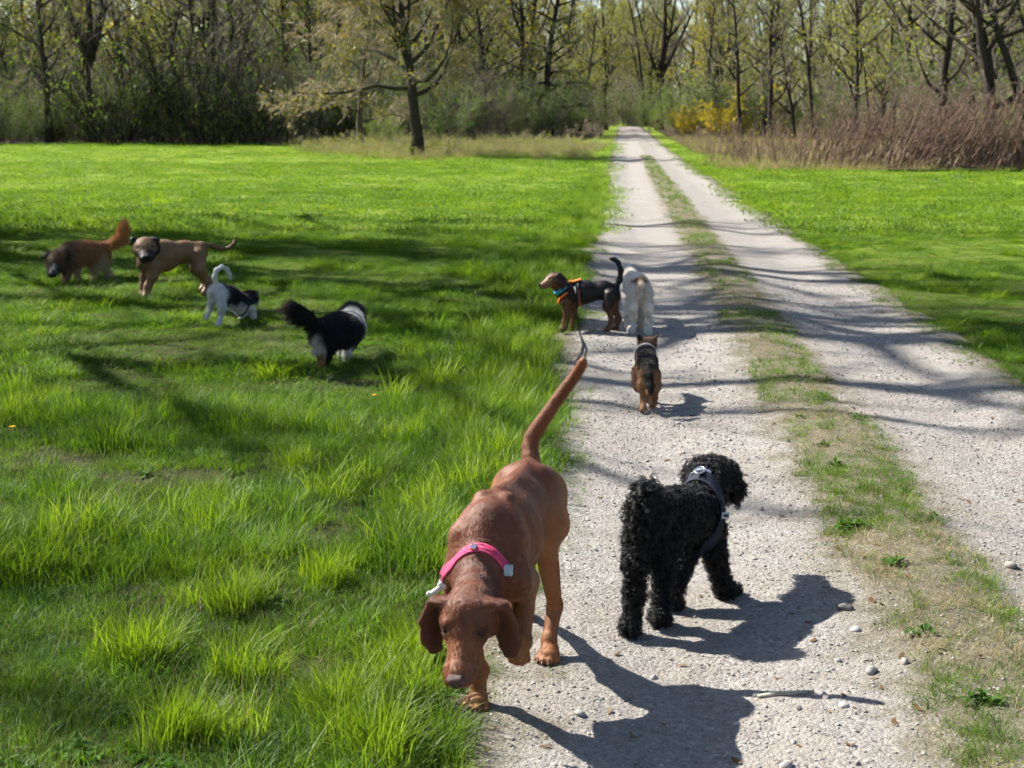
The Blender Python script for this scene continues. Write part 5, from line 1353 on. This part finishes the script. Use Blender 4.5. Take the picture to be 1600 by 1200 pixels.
tuft_coll = bpy.data.collections.new('tuft_sources')
rng = np.random.default_rng(77)
def tuft(i, mat, *a, **k):
    v, f = blades(rng, *a, **k); o = mesh_obj('%02d_tuft' % i, v, f, mat, link=False); tuft_coll.objects.link(o)
for i in range(4): tuft(i, M_GRASS, 110, 0.075, 0.15, 0.0044, lean=1.05)             # turf patches
for i in range(4, 7): tuft(i, M_GRASS, 105, 0.13, 0.13, 0.0050, lean=0.75)          # lush patches
for i in range(7, 9): tuft(i, M_GRASS_YOUNG, 80, 0.20, 0.075, 0.0054, lean=0.6)      # tussock
for i in range(9, 11): tuft(i, M_GRASS_DRY, 26, 0.08, 0.13, 0.003, lean=1.4)         # dry, half lying
for i in range(11, 13): tuft(i, M_GRASS, 60, 0.10, 0.30, 0.012, lean=0.7, seg=3)     # coarse, for the distance
tuft(13, M_GRASS_DRY, 40, 0.55, 0.30, 0.012, lean=0.6, seg=3)                         # tall dead grass
tuft(14, M_GRASS_YOUNG, 55, 0.11, 0.28, 0.011, lean=0.6, seg=3)
for i in range(15, 17): tuft(i, M_GRASS, 24, 0.10, 0.055, 0.0042, lean=0.8)           # small tuft
tuft(17, M_GRASS_DRY, 16, 0.085, 0.06, 0.003, lean=1.2)

M_WEED = leafy('weed_leaves', (0.030, 0.085, 0.012), (0.09, 0.185, 0.025), 0.35, 0.7, 0.012)
def weed(seed, n, size):
    rg = np.random.default_rng(seed); vs_, q = [], []
    for i in range(n):
        az = rg.random() * 6.283; L_ = size * rg.uniform(0.25, 0.75); el = rg.uniform(0.1, 1.2); r = 0
        d = np.array([math.cos(az), math.sin(az), 0]); s = np.array([-d[1], d[0], 0]); b0 = np.array([rg.normal(0, 0.36) * size, rg.normal(0, 0.30) * size, 0.01 * rg.random()])
        row = []
        for k, w in ((0, 0.06), (0.3, 0.17), (0.6, 0.21), (0.85, 0.13), (1.0, 0.02)):
            c = b0 + d * L_ * k * math.cos(el) + np.array([0, 0, L_ * (k * math.sin(el) - 0.35 * k * k) + 0.004]); row.append((c - s * w * L_ + [0, 0, 0.05 * L_], c, c + s * w * L_ + [0, 0, 0.05 * L_]))
        b = len(vs_)
        for a in row: vs_ += list(a)
        for k in range(4):
            for e in (0, 1): q.append([b + 3 * k + e, b + 3 * k + e + 1, b + 3 * k + 4 + e, b + 3 * k + 3 + e])
    return np.array(vs_), np.array(q)
for i in (18, 19):
    v_, q_ = weed(600 + i, 34, 0.085); tuft_coll.objects.link(mesh_obj('%02d_tuft' % i, v_, q_, M_WEED, link=False))
tuft(20, M_GRASS_DRY, 9, 0.26, 0.10, 0.0026, lean=0.9)
gx, gr, gs, gi = [], [], [], []
CLEAR = [(Pf[0] + 0.02, Pf[1] - 0.04, 0.13), (Ph[0], Ph[1], 0.11), (0.40, 11.6, 0.20), (0.48, 11.3, 0.22), (0.45, 10.9, 0.25), (0.44, 10.5, 0.25), (0.42, 10.1, 0.22), (0.40, 9.7, 0.2)]   # trodden spots
def scatter(x, y, idx, s, sz=None, tilt=0.12):
    keep_ = np.ones(len(x), bool)
    for cx_, cy_, cr_ in CLEAR: keep_ &= (x - cx_) ** 2 + (y - cy_) ** 2 > cr_ ** 2
    x, y, idx, s = x[keep_], y[keep_], np.asarray(idx)[keep_], np.asarray(s)[keep_]
    sz = None if sz is None else np.asarray(sz)[keep_]
    n = len(x)
    z = ground_z(x, y) - 0.006
    gx.append(np.stack([x, y, z], -1)); gr.append(np.stack([rng.normal(0, tilt, n), rng.normal(0, tilt, n), rng.random(n) * 6.283], -1))
    s = np.asarray(s); sz = s if sz is None else sz; gs.append(np.stack([s, s, sz], -1)); gi.append(np.asarray(idx))
def zone(y0, y1, dens, side):
    """random places inside the view wedge (with a margin) on one side of the path"""
    w = 0.36 * y1 + 2.2
    n = int(dens * (y1 - y0) * 2 * w)
    y = rng.uniform(y0, y1, n); x = rng.uniform(-w, w, n); u, v = uv_of(x, y)
    ok = np.abs(x) < 0.35 * y + 2.0
    edge = (fbm(x * 1.4, y * 1.4, 91, 3) - 0.5) * 0.5
    ok &= (u < U0 - 0.02 + edge) if side < 0 else (u > U1 + 0.06 + edge)
    return x[ok], y[ok], u[ok]
def clump(x, y): return fbm(x * 1.1 + 3, y * 1.1, 55, 3), fbm(x * 3.1, y * 3.1, 58, 3)
for y0, y1, dens in ((2.6, 5.5, 240), (5.5, 9, 150), (9, 14, 130), (14, 22, 100)):
    for side in (-1, 1):
        x, y, u = zone(y0, y1, dens, side)
        a, b_ = clump(x, y)
        p = rng.random(len(x))
        bare = (b_ < 0.34) & (p < 0.8)
        x, y, a, b_, p, u = (q[~bare] for q in (x, y, a, b_, p, u))
        lush = a + (b_ - 0.5) * 0.7
        idx = np.where(lush > 0.60, rng.integers(4, 7, len(x)), rng.integers(0, 4, len(x)))
        idx = np.where((lush > 0.60) & (rng.random(len(x)) < 0.16), rng.integers(7, 9, len(x)), idx)
        idx = np.where((lush < 0.47) & (rng.random(len(x)) < 0.13), rng.integers(9, 11, len(x)), idx)
        worn = smooth(0.0, 0.45, (U0 - u) if side < 0 else (u - U1))
        s = (0.40 + 0.9 * np.clip(lush, 0.2, 0.9)) * rng.uniform(0.75, 1.2, len(x)) * (0.45 + 0.55 * worn) * (1.0 if y0 < 9 else 1.1)
        if side > 0: s = s * 0.8
        scatter(x, y, idx, s * (1.0 if y0 < 9 else 1.25), s * (0.52 if y0 > 8 else 0.95))
for y0, y1, dens in ((22, 36, 22), (36, 60, 9), (60, 98, 3.5)):
    for side in (-1, 1):
        x, y, u = zone(y0, y1, dens, side)
        if side > 0: k = (y < 53) | (u < U1 + 2.2); x, y, u = x[k], y[k], u[k]
        if not len(x): continue
        a, b_ = clump(x * 0.5, y * 0.35)
        idx = np.where(rng.random(len(x)) < np.clip(a * 1.4 - 0.35, 0, 1), 14, rng.integers(11, 13, len(x)))
        s = rng.uniform(0.7, 1.35, len(x)) * (0.55 + 0.8 * a)
        scatter(x, y, idx, s * (1 + 0.012 * y), s * 0.55)
# a lusher strip hugging the left wheel track
for y0, y1, dens, zs in ((6, 12, 70, 1.0), (12, 24, 50, 1.0), (24, 45, 24, 1.1)):
    n = int(dens * (y1 - y0) * 1.1); v = rng.uniform(y0, y1, n); u = U0 - 0.12 - np.abs(rng.normal(0, 0.45, n)); x, y = xy_of(u, v)
    k = fbm(x * 1.3, y * 0.8, 47, 3) > 0.42; x, y = x[k], y[k]; n = len(x)
    s = rng.uniform(0.7, 1.25, n); scatter(x, y, np.where(rng.random(n) < 0.3, rng.integers(7, 9, n), rng.integers(4, 7, n)), s * 1.1, s * zs)
# broad-leaved herbs and straw stalks among the blades
for idx0, idx1, n, smin, smax in ((18, 20, 300, 0.5, 1.0), (20, 21, 160, 0.5, 0.9)):
    y = 2.8 + 9 * rng.random(n) ** 1.3; x = rng.uniform(-0.36, 0.0, n) * y - 0.1; k = (uv_of(x, y)[0] < U0 - 0.1) & (fbm(x * 2.2, y * 2.2, 95 + idx0, 2) > 0.5); x, y = x[k], y[k]
    scatter(x, y, rng.integers(idx0, idx1, len(x)), rng.uniform(smin, smax, len(x)), None, 0.2)
# bright tussocks along the near verge
for px, py, n, sc in ((600, 1120, 10, 1.05), (520, 1150, 7, 0.9), (650, 1040, 9, 0.95), (570, 1185, 8, 1.0), (210, 1040, 7, 1.0), (360, 960, 6, 0.95), (500, 930, 6, 0.9), (470, 740, 5, 0.9), (640, 700, 5, 0.9), (700, 640, 5, 0.9), (820, 600, 5, 0.8), (90, 640, 5, 0.9), (330, 800, 5, 0.9), (430, 1080, 6, 0.9), (300, 1180, 7, 1.0)):
    c = gp(px, py); x = c[0] + rng.normal(0, 0.05, n); y = c[1] + rng.normal(0, 0.05, n)
    scatter(x, y, rng.integers(7, 9, n), rng.uniform(0.75, 1.1, n) * sc)
# the worn strip between the tracks and the frayed edges of the path
def strip_zone(y0, y1, dens, u0, u1, hold):
    n = int(dens * (y1 - y0) * (u1 - u0)); v = rng.uniform(y0, y1, n); u = rng.uniform(u0, u1, n)
    m = fbm(u * 3.5, v * 2.2, 63, 3) + 0.35 * (fbm(u * 11, v * 11, 66, 2) - 0.5)
    c = (S0 + S1) / 2; fall = np.exp(-((u - c) / 0.30) ** 4) if u0 > 0 else 1
    k = (m * fall > hold); x, y = xy_of(u, v); return x[k], y[k], m[k]
for y0, y1, dens, sc in ((3, 7, 1700, 0.48), (7, 13, 800, 0.52), (13, 26, 260, 0.65), (26, 70, 50, 1.0)):
    x, y, m = strip_zone(y0, y1, dens, 0.46, 1.70, 0.39 - 0.004 * y0)
    dry = rng.random(len(x)) < 0.34 + 0.5 * (fbm(x * 2.3, y * 2.3, 37, 2) < 0.45)
    idx = np.where(dry, 17, rng.integers(15, 17, len(x)))
    s = sc * rng.uniform(0.6, 1.35, len(x)); scatter(x, y, idx, s * 1.2, s * np.where(dry, 0.7, 0.8), 0.25)
for u0, u1 in ((U0 - 0.30, U0 + 0.12), (U1 - 0.12, U1 + 0.40)):
    for y0, y1, dens, sc in ((3, 8, 420, 0.40), (8, 16, 220, 0.5), (16, 40, 70, 0.7)):
        n = int(dens * (y1 - y0) * (u1 - u0)); v = rng.uniform(y0, y1, n); u = rng.uniform(u0, u1, n)
        k = fbm(u * 4, v * 3, 87, 3) > 0.47; x, y = xy_of(u[k], v[k]); n = len(x)
        s = sc * rng.uniform(0.6, 1.3, n); dry = rng.random(n) < 0.3
        scatter(x, y, np.where(dry, 17, rng.integers(15, 17, n)), s, s * 0.85, 0.2)
# dead grass on the bank round the lone tree and in the field beyond the shrubs
y = rng.uniform(64, 94, 1300); pxr = rng.uniform(430, 945, 1300); x = (pxr - 800) / F_PX * y; k = (uv_of(x, y)[0] < -1.3) & (fbm(x * 0.35, y * 0.35, 23, 3) > 0.34) & (y > 66 + 24 * smooth(600, 440, pxr) + 10 * (fbm(x * 0.5, y * 0 + 3, 29, 2) - 0.5))
scatter(x[k], y[k], np.where(rng.random(k.sum()) < 0.6, 13, 14), rng.uniform(0.6, 1.3, k.sum()))
y = rng.uniform(56, 116, 1500); x = uv_of(0, 0)[0] + y * ST + rng.uniform(3.6, 17, 1500) ; k = x < y * 0.36
scatter(x[k], y[k], np.where(rng.random(k.sum()) < 0.8, 13, 12), rng.uniform(0.5, 1.1, k.sum()))
y = rng.uniform(49.5, 56, 500); x = rng.uniform(7, 20, 500); scatter(x, y, np.full(500, 13), rng.uniform(0.4, 0.9, 500))
tag(instances('grass', np.concatenate(gx), np.concatenate(gr), np.concatenate(gs), np.concatenate(gi), tuft_coll), 'lush spring grass of the meadow and the verges', kind='stuff')

# gravel and stones
M_STONE = NT('pebbles')
t = M_STONE
r = t.new('ShaderNodeObjectInfo').outputs['Random']; n_ = t.noise(25, 4, 0.6, t.new('ShaderNodeTexCoord').outputs['Object'])
cst = t.mix(t.math('MULTIPLY', n_, 0.5), t.ramp(r, [(0.0, (0.16, 0.15, 0.145)), (0.4, (0.33, 0.305, 0.28)), (0.75, (0.42, 0.40, 0.38)), (1.0, (0.54, 0.52, 0.50))]), (0.26, 0.23, 0.20))
bs = t.new('ShaderNodeBsdfPrincipled', Roughness=0.85); bs.inputs['Specular IOR Level'].default_value = 0.2
t.l.new(cst, bs.inputs['Base Color']); t.l.new(t.bump(n_, 0.4, 0.01), bs.inputs['Normal'])
M_STONE = t.surf(bs.outputs[0])
def pebble(seed, name, mat, sub=2, rough=0.22, link=False):
    rg = np.random.default_rng(seed); mb = MB(); mb.ball((0, 0, 0), 1.0, 8 if sub < 2 else 12, 5 if sub < 2 else 8)
    v = np.concatenate(mb.v); d = rg.normal(0, 1, (7, 3)); d /= np.linalg.norm(d, axis=1)[:, None]
    for k in range(7): s = v @ d[k] - rg.uniform(0.55, 0.9); v = v - np.maximum(s, 0)[:, None] * d[k] * 0.85
    v = v * (1 + rg.normal(0, rough * 0.15, (len(v), 1))) * [1, rg.uniform(0.6, 0.9), rg.uniform(0.4, 0.65)]
    return mesh_obj(name, v, mb.faces(), mat, link=link)
peb_coll = bpy.data.collections.new('pebble_sources')
for i in range(6): peb_coll.objects.link(pebble(300 + i, '%02d_pebble' % i, M_STONE, 1))
px_, pr2, ps = [], [], []
for y0, y1, dens, smin, smax in ((3, 6, 2600, 0.0020, 0.0080), (6, 9.5, 1300, 0.003, 0.010), (9.5, 16, 380, 0.005, 0.014)):
    n = int(dens * (y1 - y0) * 2.9); v = rng.uniform(y0, y1, n); u = rng.uniform(-0.42, 2.5, n)
    k = fbm(u * 4, v * 2.5, 44, 3) * (1 - 0.5 * np.exp(-((u - 1.08) / 0.25) ** 2)) > rng.uniform(0.2, 0.62, n)
    u, v = u[k], v[k]; x, y = xy_of(u, v); s = smin + (smax - smin) * rng.random(len(x)) ** 3
    px_.append(np.stack([x, y, path_z(u, v) + s * 0.18], -1)); pr2.append(np.stack([rng.normal(0, 0.3, len(x)), rng.normal(0, 0.3, len(x)), rng.random(len(x)) * 6.28], -1)); ps.append(np.repeat(s[:, None], 3, 1))
px_ = np.concatenate(px_)
tag(instances('gravel', px_, np.concatenate(pr2), np.concatenate(ps), rng.integers(0, 6, len(px_)), peb_coll), 'fine loose gravel scattered over the track', kind='stuff')
# dry leaves and bark crumbs blown over the track
lv_coll = bpy.data.collections.new('dry_leaf_sources'); M_DRYLEAF = leafy('dry_leaves', (0.07, 0.04, 0.02), (0.24, 0.15, 0.075), 0.2, 0.6, 0.02)
for i in range(3):
    rg = np.random.default_rng(700 + i); k_ = np.linspace(-1, 1, 6); wd_ = 0.45 * np.sqrt(1 - (k_ * 0.98) ** 2)
    vv = np.concatenate([np.stack([k_, -wd_, 0.25 * k_ ** 2 + 0.3 * wd_ * rg.random()], -1), np.stack([k_, wd_, 0.25 * k_ ** 2 + 0.3 * wd_ * rg.random()], -1)])
    lv_coll.objects.link(mesh_obj('%02d_dry_leaf' % i, vv, np.array([[j, j + 1, j + 7, j + 6] for j in range(5)]), M_DRYLEAF, link=False))
n = 520; v = 3.2 + 9 * rng.random(n) ** 1.4; u = np.where(rng.random(n) < 0.6, rng.normal(1.05, 0.4, n), rng.uniform(-0.4, 2.5, n)); x, y = xy_of(u, v); s = 0.006 + 0.014 * rng.random(n) ** 2
tag(instances('leaf_crumbs', np.stack([x, y, path_z(u, v) + 0.002], -1), np.stack([rng.normal(0, 0.25, n), rng.normal(0, 0.25, n), rng.random(n) * 6.28], -1), np.repeat(s[:, None], 3, 1), rng.integers(0, 3, n), lv_coll), 'dry leaf crumbs blown over the track', kind='stuff')
# stones large enough to pick out, parts of the path
stone_src = [pebble(400 + i, 'stone', M_STONE, 2) for i in range(5)]
fixed = [(1022, 1049, 0.014), (958, 1046, 0.012), (1140, 686, 0.022), (1183, 1072, 0.018), (1337, 984, 0.02), (1362, 1053, 0.022), (1413, 1044, 0.02), (1290, 1086, 0.018), (1318, 1100, 0.02), (1310, 1032, 0.012), (1228, 1188, 0.02), (1240, 1149, 0.012), (1322, 955, 0.028), (1020, 640, 0.012), (1400, 895, 0.012), (885, 985, 0.012), (1075, 1150, 0.010), (1340, 1190, 0.012), (1580, 888, 0.03), (1030, 1182, 0.011), (1180, 870, 0.012), (1205, 1010, 0.012), (930, 860, 0.010), (1190, 800, 0.012), (905, 720, 0.012), (1150, 1118, 0.010)]
for k in range(60):
    u, v = rng.uniform(-0.2, 2.2), 3.4 + 6.5 * rng.random() ** 1.6; x, y = xy_of(u, v)
    fixed.append(((x, y), None, 0.007 + 0.012 * rng.random() ** 2))
for i, (a, b_, s) in enumerate(fixed):
    p = np.array([*a, 0]) if b_ is None else gp(a, b_)
    u, v = uv_of(p[0], p[1])
    o = stone_src[i % 5].copy(); o.name = 'stone'; C.objects.link(o); o.parent = path
    o.location = (u, v, float(path_z(np.array(u), np.array(v))) + s * 0.15); o.scale = (s, s, s)
    o.rotation_euler = (rng.normal(0, 0.2), rng.normal(0, 0.2), rng.random() * 6.28)

# leafy weeds in the middle strip
for i, (px, py, sz, n, lab) in enumerate([(1332, 832, 0.075, 60, 'largest leafy weed on the middle strip of the track'), (1397, 897, 0.06, 44, 'bright leafy weed below the largest one, beside the right rut'), (1535, 1112, 0.06, 44, 'leafy weed low in the bottom right corner'),
        (1285, 707, 0.05, 30, 'small leafy weed level with the black dog\'s head'), (1305, 740, 0.055, 34, 'leafy weed just above the largest weed'), (1440, 1000, 0.05, 30, 'weed between the bright weed and the picture\'s right corner'), (1250, 660, 0.05, 26, 'small weed on the strip level with the brown dog\'s tail base'), (1340, 660, 0.06, 34, 'spreading weed at the right side of the strip, mid distance')]):
    v, q = weed(500 + i, n, sz); p = gp(px, py)
    o = mesh_obj('weed', v, q, M_WEED); o.location = (p[0], p[1], float(ground_z(p[0], p[1])) + 0.004)
    tag(o, lab, 'weed', 'leafy weeds on the middle strip')
# pale stick on the track and dandelions in the grass
mb = MB(); a_, b2 = gp(1185, 1077), gp(1272, 1075)
pts = np.array([a_, a_ * 0.7 + b2 * 0.3 + [0, 0.004, 0], a_ * 0.35 + b2 * 0.65 + [0, -0.003, 0], b2])
for q_ in pts: q_[2] = float(path_z(*(np.array(c_) for c_ in uv_of(q_[0], q_[1])))) + 0.005
mb.tube(pts, [0.006, 0.0075, 0.007, 0.005], 8); tag(mb.build('stick', principled('bleached_wood', (0.42, 0.37, 0.30), 0.8, 0.2, var=0.3, scale=40)), 'short pale stick lying on the gravel in front of the dogs', 'stick')
M_DAND = principled('dandelion_petals', (0.75, 0.47, 0.01), 0.7, 0.2)
M_STALK = principled('flower_stalk', (0.12, 0.2, 0.04), 0.6, 0.3)
for px, py, lab in ((22, 716, 'yellow dandelion at the left picture edge'), (585, 655, 'yellow dandelion in the grass beyond the red-brown dog'), (862, 402, 'tiny yellow flower at the verge beyond the harnessed dog')):
    p = gp(px, py); x, y = p[0], p[1]; g = float(ground_z(x, y)); e = empty('dandelion', (x, y, g)); tag(e, lab, 'flower', 'dandelions')
    mb = MB(); mb.tube([(0, 0, 0), (0.003, 0, 0.06), (0, 0.004, 0.115)], 0.0022, 6); mb.build('stalk', M_STALK, e)
    mb = MB()
    for k in range(34):
        az = k * 2.4; r = 0.017 * math.sqrt((k + 1) / 34); h_ = 0.122 + 0.006 * (1 - r / 0.017)
        mb.add([(0, 0, 0.116), (r * math.cos(az - 0.12), r * math.sin(az - 0.12), h_), (r * 1.12 * math.cos(az), r * 1.12 * math.sin(az), h_ + 0.001), (r * math.cos(az + 0.12), r * math.sin(az + 0.12), h_)], [[0, 1, 2, 3]])
    mb.build('flower_head', M_DAND, e)
